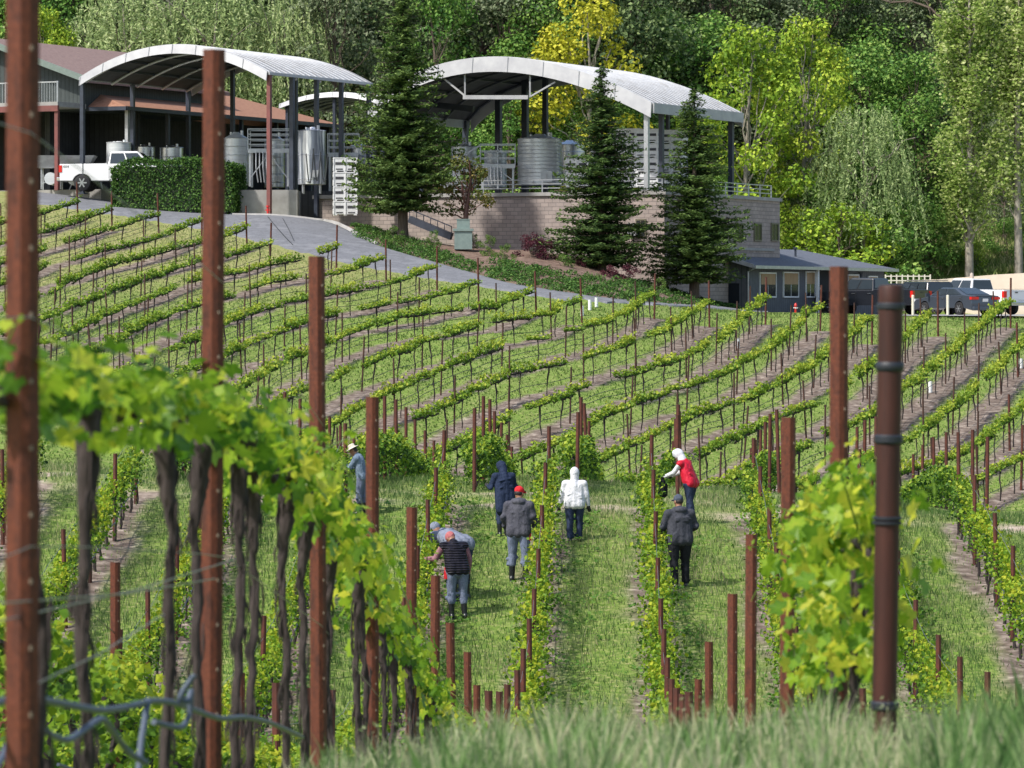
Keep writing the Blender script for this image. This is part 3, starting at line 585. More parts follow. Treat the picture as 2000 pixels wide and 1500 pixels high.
for ri, r in enumerate(hill_rows):
    seg, st = row_steps(r); n = 0
    for s_, w_ in st:
        X, Y = np.interp(s_, seg, r[:, 0]), np.interp(s_, seg, r[:, 1]); z = float(gz(X, Y))
        if not inframe(X, Y, z, z + 1.4, 10): continue
        X2, Y2 = np.interp(s_ + .8, seg, r[:, 0]), np.interp(s_ + .8, seg, r[:, 1]); dx, dy = X2 - X, Y2 - Y; dl = math.hypot(dx, dy) + 1e-6
        if dl < .05: dx, dy, dl = .25, .75, .8
        sl = (float(gz(X + dx, Y + dy)) - z) / dl; n += 1
        if rnd(0, 1) < .08: continue
        cand.append((Y, ri, n - 1, X, -math.atan2(dx, dy), np.clip(sl, -.5, .5), w_ / 1.98))
def vis_key(c):   # nearest and least covered by the foreground first
    u = 1000 + F * c[3] / c[0]; return c[0] + (60 if u < 380 else 0)
cand.sort(key=vis_key)
rest = Geo()
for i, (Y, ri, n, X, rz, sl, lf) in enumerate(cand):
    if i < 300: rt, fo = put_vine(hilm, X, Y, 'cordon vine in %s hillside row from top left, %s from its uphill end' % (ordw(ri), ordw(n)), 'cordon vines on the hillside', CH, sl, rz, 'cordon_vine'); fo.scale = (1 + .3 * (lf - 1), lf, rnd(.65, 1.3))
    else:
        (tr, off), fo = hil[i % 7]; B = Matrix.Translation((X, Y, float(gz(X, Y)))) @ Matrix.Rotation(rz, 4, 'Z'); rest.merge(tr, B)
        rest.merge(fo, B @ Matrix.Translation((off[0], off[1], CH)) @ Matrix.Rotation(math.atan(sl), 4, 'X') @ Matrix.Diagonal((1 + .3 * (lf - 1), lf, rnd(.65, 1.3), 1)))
if rest.n: o = tag(obj('distant_cordon_vines', rest.mesh('distant_cordon_vines', [bark_dark, L_hill])), 'many small green cordon vines on the upper hillside below the road', 'grapevines'); o['kind'] = 'stuff'
print('posts', npost, 'hill vines', len(cand))
# ---------------------------------------------------------------- wires and drip lines
def line(name, pts, r, mat, label, cat, group=None, n=5): return tag(obj(name, Geo().tube(pts, r, n).mesh(name, mat, 60)), label, cat, group)
for ri, r in enumerate(hill_rows):
    m_ = r[::4]; z = gz(m_[:, 0], m_[:, 1])
    for h_, nm in ((.42, 'lower'), (.62, 'upper')):
        if nm == 'upper' and ri % 2: continue
        line('drip_line', np.c_[m_, z + h_ + .03 * np.sin(np.arange(len(m_)) * 1.3)], .011, hose_dk, '%s dark drip line along the %s hillside row from top left' % (nm, ordw(ri)), 'drip line', 'drip lines on the hillside', 4)
for k in VK:
    Y = np.arange(58 if k > 0 else 24, 86, 1.1); X = valley_x(k, Y); z = gz(X, Y)
    u = 1000 + F * X / Y; ok = (u > -40) & (u < 2040)
    if ok.sum() < 4: continue
    X, Y, z = X[ok], Y[ok], z[ok]
    line('drip_hose', np.c_[X + .05, Y, z + .45 + .03 * np.sin(Y * 2)], .012, hose, 'grey blue drip hose under the vines of the lower row %s' % RNAME[k], 'drip hose', 'drip hoses of the lower vineyard')
    line('trellis_wire', np.c_[X, Y, z + 1.5], .004, wire, 'thin steel wire along the posts of the lower row %s' % RNAME[k], 'trellis wire', 'trellis wires of the lower vineyard', 4)
for i, (hh, nm) in enumerate(((.62, 'lowest'), (1.08, 'middle'), (1.45, 'topmost'))):
    Y = np.linspace(6.5, 40, 40); X = valley_x(0, Y); base = np.interp(Y, [a for a, _ in TOPB], [b_ for _, b_ in TOPB]) - 2.15
    line('trellis_wire', np.c_[X + .035, Y, base + hh], .0016, wire, '%s thin wire stretched along the near left row of posts' % nm, 'trellis wire', 'wires of the near left row')
def hoseline(P, r, label, mat=hose):
    P = np.array([W(a, b_, d) for a, b_, d in P]); k = len(P); tt = np.linspace(0, k - 1, k * 6); Q = np.stack([np.interp(tt, np.arange(k), P[:, i]) for i in range(3)], 1)
    for _ in range(3): Q[1:-1] = (Q[:-2] + Q[1:-1] * 2 + Q[2:]) / 4
    line('drip_hose', Q, r, mat, label, 'drip hose', 'tangled drip hoses in the left foreground', 10)
hoseline([(-60, 1392, 8.2), (0, 1372, 8.4), (35, 1357, 8.6), (80, 1366, 8.9), (140, 1378, 9.2), (195, 1388, 9.5), (235, 1384, 9.8), (273, 1375, 10.0), (300, 1368, 10.2), (340, 1372, 10.5), (375, 1385, 11), (430, 1405, 11.8), (480, 1400, 12.5), (530, 1412, 13.4), (590, 1440, 14.6)], .0085, 'grey drip hose running level behind the left foreground trunks')
hoseline([(290, 1366, 10.1), (284, 1400, 10.05), (276, 1445, 10), (272, 1490, 9.95), (268, 1540, 9.9)], .008, 'grey hose end hanging straight down beside the second foreground trunk')
hoseline([(-20, 1520, 8.4), (5, 1480, 8.5), (22, 1440, 8.6), (60, 1415, 8.8), (130, 1450, 9.1), (165, 1425, 9.2), (200, 1400, 9.3), (225, 1435, 9.5), (250, 1470, 9.6), (285, 1490, 9.7)], .008, 'lowest looping grey hose at the bottom left corner')
hoseline([(380, 1318, 10.6), (360, 1345, 10.6), (350, 1365, 10.6), (368, 1372, 10.62), (374, 1345, 10.65), (370, 1400, 10.65), (356, 1422, 10.6), (330, 1418, 10.5), (300, 1410, 10.4)], .008, 'short kinked loop of grey hose by the second rusty post')
for a, c_, d1, d2, nm in (((-10, 1215), (460, 1092), 8.0, 12.1, 'upper'), ((30, 1355), (320, 1200), 8.3, 10.8, 'lower'), ((0, 1178), (420, 1130), 7.9, 11.8, 'middle')):
    line('tie_wire', [W(*a, d1), (W(*a, d1) + W(*c_, d2)) / 2 - [0, 0, .012], W(*c_, d2)], .0022, wire, '%s slack tie wire across the left foreground trunks' % nm, 'wire', 'slack tie wires at left')
# ---------------------------------------------------------------- winery buildings
fv = np.array([.903, -.43, 0]); svv = np.array([.43, .903, 0]); BRZ = math.atan2(-.43, .903); AX = [fv, svv, [0, 0, 1]]
def fs(o, a, b_, z): return np.array([o[0], o[1], 0]) + fv * a + svv * b_ + np.array([0, 0, z])
def part(name, g, mats, root, smooth=None):
    me = g.mesh(name, mats, smooth); o = obj(name, me, root); o.matrix_parent_inverse = Matrix.Identity(4)
    if root is not None:
        q = root
        mw = Matrix.Identity(4)
        while q is not None: mw = q.matrix_basis @ mw; q = q.parent
        me.transform(mw.inverted())
    return o
metal_roof, t, b = nodes('corrugated_metal_roof'); b.inputs['Metallic'].default_value = .35; b.inputs['Roughness'].default_value = .5
n = noise(t, .9, 6); n2 = noise(t, 5, 6, sx=(.3, 1, 1)); c = mixc_ = None
c = ramp(t, n, [(.3, (.34, .34, .35)), (.55, (.42, .43, .45)), (.75, (.27, .26, .25))]); t.links.new(c, b.inputs['Base Color']); bump(t, b, n2, .03)
fascia_m = M('white_fascia', (.43, .43, .44), (.33, .33, .35), 1.5, .5, .2)
steel_dk = M('painted_dark_steel', (.035, .045, .07), (.02, .025, .04), 3, .5)
steel_red = M('red_oxide_steel', (.2, .06, .055), (.13, .045, .04), 3, .6)
steel_lt = M('galvanised_steel', (.5, .51, .53), (.36, .37, .4), 4, .4, .5)
def bricks(name, c1, c2, cm, bw=.42, bh=.2):
    m, t, b = nodes(name); b.inputs['Roughness'].default_value = .9; tc = t.nodes.new('ShaderNodeTexCoord'); sp = t.nodes.new('ShaderNodeSeparateXYZ'); t.links.new(tc.outputs['Object'], sp.inputs[0])
    ad = t.nodes.new('ShaderNodeMath'); t.links.new(sp.outputs[0], ad.inputs[0]); t.links.new(sp.outputs[1], ad.inputs[1]); cb = t.nodes.new('ShaderNodeCombineXYZ')
    t.links.new(ad.outputs[0], cb.inputs[0]); t.links.new(sp.outputs[2], cb.inputs[1]); br = t.nodes.new('ShaderNodeTexBrick'); t.links.new(cb.outputs[0], br.inputs[0])
    br.inputs['Color1'].default_value = (*c1, 1); br.inputs['Color2'].default_value = (*c2, 1); br.inputs['Mortar'].default_value = (*cm, 1); br.inputs['Scale'].default_value = 1
    br.inputs['Brick Width'].default_value = bw; br.inputs['Row Height'].default_value = bh; br.inputs['Mortar Size'].default_value = .014
    n = noise(t, 1.2, 6); mx = t.nodes.new('ShaderNodeMix'); mx.data_type = 'RGBA'; mx.blend_type = 'MULTIPLY'; mx.inputs[0].default_value = .6; t.links.new(br.outputs[0], mx.inputs[6])
    t.links.new(ramp(t, n, [(.3, (.65, .63, .63)), (.7, (1, 1, 1))]), mx.inputs[7]); t.links.new(mx.outputs[2], b.inputs['Base Color']); bump(t, b, br.outputs[1], -.02); return m
block = bricks('split_face_block', (.4, .33, .3), (.31, .26, .24), (.22, .19, .18))
block_dk = bricks('grey_block', (.26, .24, .23), (.2, .19, .19), (.13, .12, .12))
def planks(name, c1, c2, w_=.3, vert=True):
    m, t, b = nodes(name); b.inputs['Roughness'].default_value = .8; tc = t.nodes.new('ShaderNodeTexCoord'); sp = t.nodes.new('ShaderNodeSeparateXYZ'); t.links.new(tc.outputs['Object'], sp.inputs[0])
    ad = t.nodes.new('ShaderNodeMath'); t.links.new(sp.outputs[0], ad.inputs[0]); t.links.new(sp.outputs[1], ad.inputs[1])
    mu = t.nodes.new('ShaderNodeMath'); mu.operation = 'MULTIPLY'; t.links.new(ad.outputs[0] if vert else sp.outputs[2], mu.inputs[0]); mu.inputs[1].default_value = 1 / w_
    fr = t.nodes.new('ShaderNodeMath'); fr.operation = 'FRACT'; t.links.new(mu.outputs[0], fr.inputs[0])
    gt = t.nodes.new('ShaderNodeMath'); gt.operation = 'GREATER_THAN'; t.links.new(fr.outputs[0], gt.inputs[0]); gt.inputs[1].default_value = .82
    n = noise(t, 3, 6); c = ramp(t, n, [(.3, c1), (.7, c2)]); mx = t.nodes.new('ShaderNodeMix'); mx.data_type = 'RGBA'; t.links.new(gt.outputs[0], mx.inputs[0]); t.links.new(c, mx.inputs[6])
    mx.inputs[7].default_value = (*[x * .72 for x in c1], 1); t.links.new(mx.outputs[2], b.inputs['Base Color']); bump(t, b, gt.outputs[0], .03); return m
siding = planks('grey_board_siding', (.085, .09, .105), (.125, .13, .148), .3)
siding_g = planks('green_grey_siding', (.035, .045, .045), (.055, .067, .066), .25)
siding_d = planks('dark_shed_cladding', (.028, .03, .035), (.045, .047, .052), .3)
shingle = M('brown_shingles', (.16, .1, .09), (.25, .17, .15), 6, .9, bmp=.03, detail=8); shingle_r = M('rust_shingles', (.22, .1, .06), (.33, .17, .11), 5, .9, bmp=.03, detail=8)
shingle_g = M('grey_shingles', (.075, .085, .11), (.14, .15, .185), 7, .85, bmp=.03, detail=8)
glass = flat('dark_window_glass', (.012, .016, .022), .25, 0, .3); trim = flat('window_trim', (.13, .12, .08), .6); white = M('white_paint', (.78, .78, .78), (.68, .68, .7), 3, .5)
curtain = M('tan_curtain', (.5, .36, .22), (.3, .2, .13), 12, .9, sx=(5, 5, .1)); dark_in = flat('shadowed_interior', (.02, .02, .022), .9)

under_m = M('painted_shade_underside', (.06, .062, .07), (.035, .036, .042), 2, .8)  # near-black tone puts the shade under the canopy roofs into the colour
def arch_canopy(label, A, width, length, z0, rise, fh, eave, cols, group, name='arched_canopy', sk=1.):
    o = thing(name, label, 'canopy', (*A, z0), BRZ, group)
    N = 40; tt = np.linspace(0, 1, N + 1); za = z0 + rise * (1 - (2 * tt ** sk - 1) ** 2)
    def P(i, b_, dz=0): return fs(A, tt[i] * width, b_, za[i] + dz)
    g = Geo(); V = []; Fq = []
    nb = 2
    for b_ in (-.15, length + .15):
        for i in range(N + 1): V.append(P(i, b_))
        for i in range(N + 1): V.append(P(i, b_, -.07))
    k = N + 1
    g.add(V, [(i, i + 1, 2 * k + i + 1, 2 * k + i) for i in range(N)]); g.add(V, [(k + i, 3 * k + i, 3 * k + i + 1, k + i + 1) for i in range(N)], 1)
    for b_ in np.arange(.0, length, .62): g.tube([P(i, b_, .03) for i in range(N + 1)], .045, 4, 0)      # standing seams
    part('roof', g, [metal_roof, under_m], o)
    for b_, s_ in ((-.16, -1), (length + .16, 1)):
        g = Geo(); V = []; Fq = []
        for i in range(N + 1): V += [P(i, b_, .05), P(i, b_ + s_ * .12, -fh), P(i, b_ + s_ * .16, -fh), P(i, b_ + s_ * .05, .05)]
        for i in range(N):
            for q in range(4): Fq.append((4 * i + q, 4 * i + (q + 1) % 4, 4 * i + 4 + (q + 1) % 4, 4 * i + 4 + q))
        Fq += [(0, 1, 2, 3), (4 * N, 4 * N + 3, 4 * N + 2, 4 * N + 1)]; g.add(V, Fq)
        for i in range(0, N + 1, 5): g.beam(P(i, b_ + s_ * .08, .055), P(i, b_ + s_ * .18, -fh), .03, .02)
        part('fascia', g, fascia_m, o)
    for i, s_ in ((0, -1), (N, 1)):
        g = Geo(); a = P(i, -.16, -eave / 2 + .02) + fv * s_ * .07; c_ = P(i, length + .16, -eave / 2 + .02) + fv * s_ * .07; g.beam(a, c_, .1, eave); part('gutter', g, fascia_m, o)
    for b_ in np.linspace(.3, length - .3, 5):
        g = Geo(); g.tube([P(i, b_, -.2) for i in range(0, N + 1, 2)], .07, 6)
        part('rafter', g, steel_lt if width < 14 else steel_dk, o)
    g = Geo()
    for i in range(4, N - 2, 4): g.beam(P(i, 0, -.14), P(i, length, -.14), .06, .1)
    part('purlins', g, steel_dk, o)
    for a, b_, zb, m_, r_ in cols:
        i = int(round(a * N)); g = Geo(); top = P(i, b_, -.1); g.box((top[0], top[1], (top[2] + zb) / 2), (r_, r_, top[2] - zb), ax=AX); g.box((top[0], top[1], zb + .03), (r_ * 2, r_ * 2, .06), ax=AX); part('column', g, m_, o)
    return o
c1 = arch_canopy('left long arched metal canopy over the crush pad beside the brown-roofed winery', (-22, 209.8), 10.9, 10.9, 11.75, 1.5, .42, .14,
    [(0, 0, 5.8, steel_dk, .2), (1, 0, 4.5, steel_red, .2), (1, 2.4, 4.5, steel_dk, .22), (1, 5, 4.5, steel_dk, .2), (1, 7.7, 4.5, steel_dk, .2), (1, 10.8, 4.5, steel_dk, .2), (0, 5, 6, steel_dk, .2), (0, 10.8, 6, steel_dk, .2), (.25, 10.8, 6, steel_dk, .2), (.6, 10.8, 6, steel_dk, .2)], 'arched metal canopies of the winery')
A2 = (-7.1, 206.7)
c2 = arch_canopy('right wide arched metal canopy standing on the block-walled terrace', A2, 15.5, 11.2, 9.95, 2.45, .7, .5,
    [(.98, .1, 5.7, steel_lt, .22), (.98, 1.9, 5.7, steel_dk, .22), (.98, 10.9, 5.7, steel_dk, .24), (0, .2, 5.7, steel_dk, .25), (.0, 5.5, 5.7, steel_dk, .25), (0, 10.8, 5.7, steel_dk, .25), (.3, 10.8, 5.7, steel_dk, .25), (.12, 10.8, 5.7, steel_dk, .3), (.22, 10.8, 5.7, steel_dk, .3), (.75, 10.8, 5.7, steel_dk, .16)], 'arched metal canopies of the winery', sk=.82)
def onfront(px, py, back=0.):
    k = (px - 1000) / F; a = (k * (A2[1] + back * .903) - (A2[0] + back * .43)) / (.903 + .43 * k); p = fs(A2, a, back, 0); p[2] = (600 - py) / F * p[1]; return p
g = Geo()
for a, c_ in (((863, 150), (908, 187)), ((908, 138), (908, 190)), ((1035, 140), (1035, 190)), ((1085, 160), (1037, 188))): g.beam(onfront(*a), onfront(*c_), .08, .08)
g.beam(onfront(905, 190), onfront(1032, 190), .12, .2); part('truss', g, fascia_m, c2)
g = Geo(); g.beam(onfront(845, 204, 6), onfront(925, 213, 6), .2, .3); part('crane_beam', g, steel_dk, c2)
c3 = arch_canopy('small low arched canopy tucked between the two large canopies', (-12.6, 224.5), 6.5, 5, 11.1, .55, .22, .15, [(0.05, 0, 4.6, steel_dk, .16), (.5, 0, 4.6, steel_dk, .16), (.95, 0, 4.6, steel_dk, .16)], 'arched metal canopies of the winery', 'arched_canopy')
# terrace building of split-face block
C0 = (7.5, 201.5); tb = thing('terrace_building', 'two-storey tan block building with a flat terrace on its roof', 'building', (*C0, -.4), BRZ)
g = Geo(); V = [fs(C0, a, b_, z) for z in (-1.2, 5.55) for a, b_ in ((-19.5, 0), (0, 0), (0, 15.3), (-19.5, 15.3))]
g.add(V, [(0, 1, 5, 4), (1, 2, 6, 5), (2, 3, 7, 6), (3, 0, 4, 7)]); part('wall', g, block, tb)
g = Geo(); g.box(fs(C0, -9.75, 7.65, 5.64), (19.7, 15.5, .18), ax=AX); part('terrace_slab', g, concrete, tb)
def framed(root, c, ax_u, wv, hv, out, m_in=glass, fr=trim, nm='window'):
    """window: frame and pane, c centre, ax_u unit vector along wall, out unit normal"""
    up = np.array([0, 0, 1.]); g = Geo(); A_ = [ax_u, out, up]
    for s_ in (-1, 1): g.box(c + ax_u * s_ * wv / 2 + out * .02, (.06, .1, hv + .07), ax=A_); g.box(c + up * s_ * hv / 2 + out * .02, (wv - .07, .1, .07), ax=A_)
    g.box(c + out * .02, (.04, .06, hv - .07), ax=A_); o = part(nm, g, fr, root)
    g = Geo(); g.box(c + out * .02, (wv - .05, .04, hv - .05), ax=A_); part('pane', g, m_in, o); return o
for px in (1443, 1479, 1512):
    k = (px - 1000) / F; q = (k * C0[1] - C0[0]) / (.43 - .903 * k); p = fs(C0, .0, q, 0); z1 = (600 - 437) / F * p[1]; z2 = (600 - 470) / F * p[1]; p[2] = (z1 + z2) / 2; framed(tb, p, svv, .95, z1 - z2, fv)
def onC(px, py, off=0.):
    k = (px - 1000) / F; o_ = (C0[0] - svv[0] * off, C0[1] - svv[1] * off); a = (k * o_[1] - o_[0]) / (.903 + .43 * k); p = fs(o_, a, 0, 0); p[2] = (600 - py) / F * p[1]; return p
framed(tb, onC(1252, 446), fv, .5, .85, -svv); g = Geo(); g.box(onC(1236, 448, .15), (.45, .3, .6), ax=AX); part('vent_box', g, steel_lt, tb)
g = Geo(); g.box(fs(C0, .03, 7.25, 3.0), (.06, 14.4, .14), ax=AX); part('sill_band', g, concrete, tb)
# ramp wall in the shade, left
g = Geo(); P0 = onC(800, 428, 1.2); P1 = onC(882, 462, 1.2); g.beam(P0, P1, .25, .35); g.beam(P0 + [0, 0, .5], P1 + [0, 0, .5], .05, .05)
for q in np.linspace(0, 1, 7): p = P0 + (P1 - P0) * q; g.beam(p, p + [0, 0, .5], .04, .04)
rw = obj('ramp_wall', g.mesh('ramp_wall', [steel_dk])); tag(rw, 'dark sloping ramp rail at the foot of the shaded block wall behind the left conifer', 'railing')
def railing(pts, label, h=.62, nb=3, step=1.5):
    o = thing('railing', label, 'railing', pts[0], 0, 'pale terrace railings')
    g = Geo()
    for a, c_ in zip(pts[:-1], pts[1:]):
        a = np.array(a); c_ = np.array(c_); L = np.linalg.norm(c_ - a); m_ = max(1, int(L / step))
        for i in range(nb): g.beam(a + [0, 0, h * (i + 1) / nb], c_ + [0, 0, h * (i + 1) / nb], .05, .045)
        for i in range(m_ + 1): p = a + (c_ - a) * i / m_; g2 = Geo(); g2.beam(p, p + [0, 0, h + .03], .06, .06); part('rail_post', g2, steel_lt, o)
    part('bars', g, steel_lt, o); return o
railing([fs(C0, -11.5, -.05, 5.73), fs(C0, -.1, -.05, 5.73)], 'pale railing along the front edge of the block terrace')
railing([fs(C0, -.05, .2, 5.73), fs(C0, -.05, 14.2, 5.73)], 'pale railing along the right edge of the block terrace')
# low grey lean-to building
E0 = (12.4, 208); lb = thing('grey_annex', 'low grey board building with grey shingle roof and curtained windows', 'building', (*E0, -.3), BRZ)
g = Geo(); V = [fs(E0, a, b_, z) for z in (-1, 2.05) for a, b_ in ((-6.5, .3), (-.5, .3), (-.5, 20), (-6.5, 20))]
g.add(V, [(0, 1, 5, 4), (1, 2, 6, 5), (2, 3, 7, 6), (3, 0, 4, 7)]); g.add([fs(E0, -6.5, .3, 2.05), fs(E0, -.5, .3, 2.05), fs(E0, -3.5, .3, 2.95)], [(0, 1, 2)]); part('wall', g, siding, lb)
g = Geo(); e = 2.13; top = 3.12; V = [fs(E0, 0, -.3, e), fs(E0, 0, 20.6, e), fs(E0, -3.5, 15, top), fs(E0, -3.5, -.3, top), fs(E0, -7, -.3, e), fs(E0, -7, 20.6, e)]
V2 = [v - [0, 0, .14] for v in V]; g.add(V + V2, [(0, 1, 2, 3), (3, 2, 5, 4), (1, 5, 2), (6, 9, 8, 7), (9, 10, 11, 8), (7, 8, 11), (0, 6, 7, 1), (0, 3, 9, 6), (3, 4, 10, 9), (1, 7, 11, 5)]); rf = part('roof', g, shingle_g, lb)
g = Geo(); g.beam(fs(E0, .06, -.35, e - .09), fs(E0, .06, 20.7, e - .09), .12, .16); g.beam(fs(E0, 0, -.36, e - .05), fs(E0, -3.5, -.36, top - .05), .06, .2); g.tube([fs(E0, .0, -.2, e - .15), fs(E0, -.4, -.1, 1.8), fs(E0, -.44, .0, -.4)], .045, 6); part('gutter', g, steel_lt, lb)
g = Geo()
for q, z in ((4, 3.05), (7.5, 2.9), (10.5, 3.1)): g.cyl(fs(E0, -2, q, 2.5), fs(E0, -2, q, z), .06, 8); g.cyl(fs(E0, -2, q, z), fs(E0, -2, q, z + .1), .12, 10)
part('vent_pipes', g, steel_dk, lb)
def onE(px, py=None, off=-.5):
    k = (px - 1000) / F; o_ = (E0[0] + fv[0] * off, E0[1] + fv[1] * off); q = (k * o_[1] - o_[0]) / (.43 - .903 * k); p = fs(o_, 0, q, 0); p[2] = (600 - (py or 560)) / F * p[1]; return p, q
for a, c_, y0, y1 in ((1483, 1514, 533, 580), (1529, 1558, 532, 580), (1573, 1590, 531, 580), (1655, 1676, 537, 575), (1695, 1712, 540, 572)):
    (p, q1), (p2, q2) = onE(a, y0), onE(c_, y1); cc = (p + p2) / 2; w_ = abs(q2 - q1); h_ = p[2] - p2[2]; f_ = framed(lb, cc, svv, w_, h_, fv, glass, white)
    g = Geo()
    for j in np.linspace(-w_ * .42, w_ * .42, max(3, int(w_ * 9))): g.tube([cc + svv * j + [0, 0, h_ * .47], cc + svv * j + [0, 0, .02]] + fv * .035, w_ * .42 / max(3, int(w_ * 9)) * 1.1, 6)
    part('curtain', g, curtain, f_)
p, q1 = onE(1594, 520); p2, q2 = onE(1618, 608); g = Geo(); g.box((p + p2) / 2, (.06, abs(q2 - q1), p[2] - p2[2]), ax=AX); recess_shade = part('door_or_recess_shade', g, dark_in, lb)  # flat dark panel paints the shade of the porch recess
g = Geo(); g.box((p + p2) / 2 + fv * .06 - svv * .5, (.05, .05, .15), ax=AX); part('handle', g, steel_lt, recess_shade)
for px in (1597, 1640): p, _ = onE(px, 560, -.1); g = Geo(); g.box((p[0], p[1], .75), (.14, .14, 2.4), ax=AX); part('porch_post', g, white, lb)
g = Geo(); g.box(fs(E0, -2.2, .27, .72), (2.3, .06, 1.0), ax=AX); part('window', g, glass, lb)
p, _ = onE(1682, 535, -.4); lt = Geo(); lt.cyl(p, p - [0, 0, .35], .09, 8, 0, .06); lt.box(p + [0, 0, .05], (.2, .2, .05)); part('wall_lantern', lt, steel_dk, lb)
# winery at the left
B0 = (-22.5, 214.2); wb = thing('winery_building', 'winery with green siding, upstairs deck and brown shingle roofs at the left', 'building', (*B0, 6), BRZ)
g = Geo(); V = [fs(B0, a, b_, z) for z in (10.35, 12.0) for a, b_ in ((-12, 0), (0, 0), (0, 14), (-12, 14))]
g.add(V, [(0, 1, 5, 4), (1, 2, 6, 5), (2, 3, 7, 6), (3, 0, 4, 7), (0, 3, 2, 1)]); g.add([fs(B0, -12, 0, 12), fs(B0, 0, 0, 12), fs(B0, -6, 0, 14.05)], [(0, 1, 2)]); part('wall', g, siding_g, wb)
g = Geo()
for s_ in (0, -12):
    sg = 1 if s_ == 0 else -1; a_ = s_ + sg * .7; V = [fs(B0, a_, -.7, 11.9), fs(B0, a_, 14.5, 11.9), fs(B0, -6, 14.5, 14.3), fs(B0, -6, -.7, 14.3)]; V += [v - [0, 0, .2] for v in V]
    g.add(V, [(0, 1, 2, 3), (4, 7, 6, 5), (0, 4, 5, 1), (0, 3, 7, 4), (1, 5, 6, 2)])
part('roof', g, shingle, wb)
g = Geo(); g.beam(fs(B0, .72, -.75, 11.85), fs(B0, -6, -.75, 14.2), .08, .32); g.beam(fs(B0, -12.7, -.75, 11.85), fs(B0, -6, -.75, 14.2), .08, .32); part('barge_board', g, M('pale_green_board', (.17, .21, .19), (.13, .17, .15)), wb)
g = Geo(); g.box(fs(B0, -6, -1.3, 10.5), (12.4, 2.8, .25), ax=AX); dk = part('deck', g, concrete, wb)
g = Geo(); g.box(fs(B0, -6, -2.72, 10.28), (12.5, .14, .3), ax=AX); part('deck_beam', g, steel_red, wb)
g = Geo(); g.beam(fs(B0, -12, -2.65, 11.65), fs(B0, .2, -2.65, 11.65), .08, .06)
for a in np.arange(-12, .3, .16): g.beam(fs(B0, a, -2.65, 10.6), fs(B0, a, -2.65, 11.62), .02, .02)
for a in (-9, -6, -3, .15): g.beam(fs(B0, a, -2.65, 10.6), fs(B0, a, -2.65, 11.7), .08, .08)
part('deck_railing', g, steel_lt, wb)
for a in (.1, -5.6, -11.4): g = Geo(); g.box(fs(B0, a, -2.6, 8.1), (.2, .2, 4.1), ax=AX); part('deck_column', g, steel_red, wb)
framed(wb, fs(B0, -3.3, -.02, 11.35), fv, .75, 1.5, -svv, flat('pale_door', (.3, .34, .38)), white, 'door_or_recess_shade')
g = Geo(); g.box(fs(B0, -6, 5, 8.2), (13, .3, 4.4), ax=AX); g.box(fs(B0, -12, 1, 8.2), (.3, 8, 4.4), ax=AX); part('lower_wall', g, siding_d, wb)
# long lower roof
L0 = (-20, 214); g = Geo(); V = [fs(L0, 0, -.3, 10.5), fs(L0, 0, 23.5, 10.5), fs(L0, -6, 20, 12.3), fs(L0, -6, 3, 12.3), fs(L0, -9, -.3, 10.5), fs(L0, -12, 23.5, 10.5)]; V += [v - [0, 0, .18] for v in V]
g.add(V, [(0, 1, 2, 3), (0, 3, 4), (1, 5, 2), (3, 2, 5, 4), (0, 6, 7, 1), (0, 4, 10, 6), (6, 9, 8, 7), (6, 10, 9), (7, 8, 11), (9, 10, 11, 8)]); part('lower_roof', g, shingle_r, wb)
g = Geo(); g.beam(fs(L0, .08, -.4, 10.38), fs(L0, .08, 23.6, 10.38), .14, .2); g.beam(fs(L0, .1, -.42, 10.38), fs(L0, -9, -.42, 10.38), .14, .2); part('eaves_gutter', g, steel_dk, wb)
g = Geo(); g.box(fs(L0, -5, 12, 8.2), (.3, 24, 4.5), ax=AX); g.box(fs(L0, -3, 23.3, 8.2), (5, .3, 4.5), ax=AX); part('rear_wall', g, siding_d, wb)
for q in (.3, 4.5, 8.5, 12.5, 16.5, 20.5): g = Geo(); g.box(fs(L0, -.3, q, 8.2), (.18, .18, 4.4), ax=AX); part('porch_post', g, steel_lt if q < 1 else steel_dk, wb)
g = Geo(); V = [fs(L0, a, b_, z) for z in (3.5, 6.12) for a, b_ in ((-16, -2), (-.5, -2), (.2, 24), (-16, 24))]
g.add(V, [(0, 1, 5, 4), (1, 2, 6, 5), (2, 3, 7, 6), (3, 0, 4, 7), (4, 5, 6, 7)]); part('floor_slab', g, concrete, wb)
# concrete retaining wall under the left canopy
g = Geo(); a = W(470, 366, 206.5); c_ = W(582, 366, 208.5); g.box(((a + c_) / 2)[0:2].tolist() + [4.9], (abs(c_[0] - a[0]) + .2, 3, 2.0)); tag(obj('concrete_wall', g.mesh('concrete_wall', concrete)), 'stained concrete wall under the tanks beside the clipped hedge', 'wall')
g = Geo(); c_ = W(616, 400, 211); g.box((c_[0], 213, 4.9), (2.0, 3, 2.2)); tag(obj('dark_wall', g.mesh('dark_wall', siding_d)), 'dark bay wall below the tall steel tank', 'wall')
a = W(523, 414, 204.6); g = Geo(); g.cyl((a[0], a[1], 4.4), (a[0], a[1], 5.0), .05, 8); g.cyl((a[0], a[1], 5.0), (a[0], a[1], 5.08), .09, 8); g.beam((a[0] - .12, a[1], 4.85), (a[0] + .12, a[1], 4.85), .06, .06)
red_p = flat('red_paint', (.55, .03, .03), .4); tag(obj('standpipe', g.mesh('standpipe', red_p)), 'small red standpipe at the foot of the concrete wall', 'standpipe')

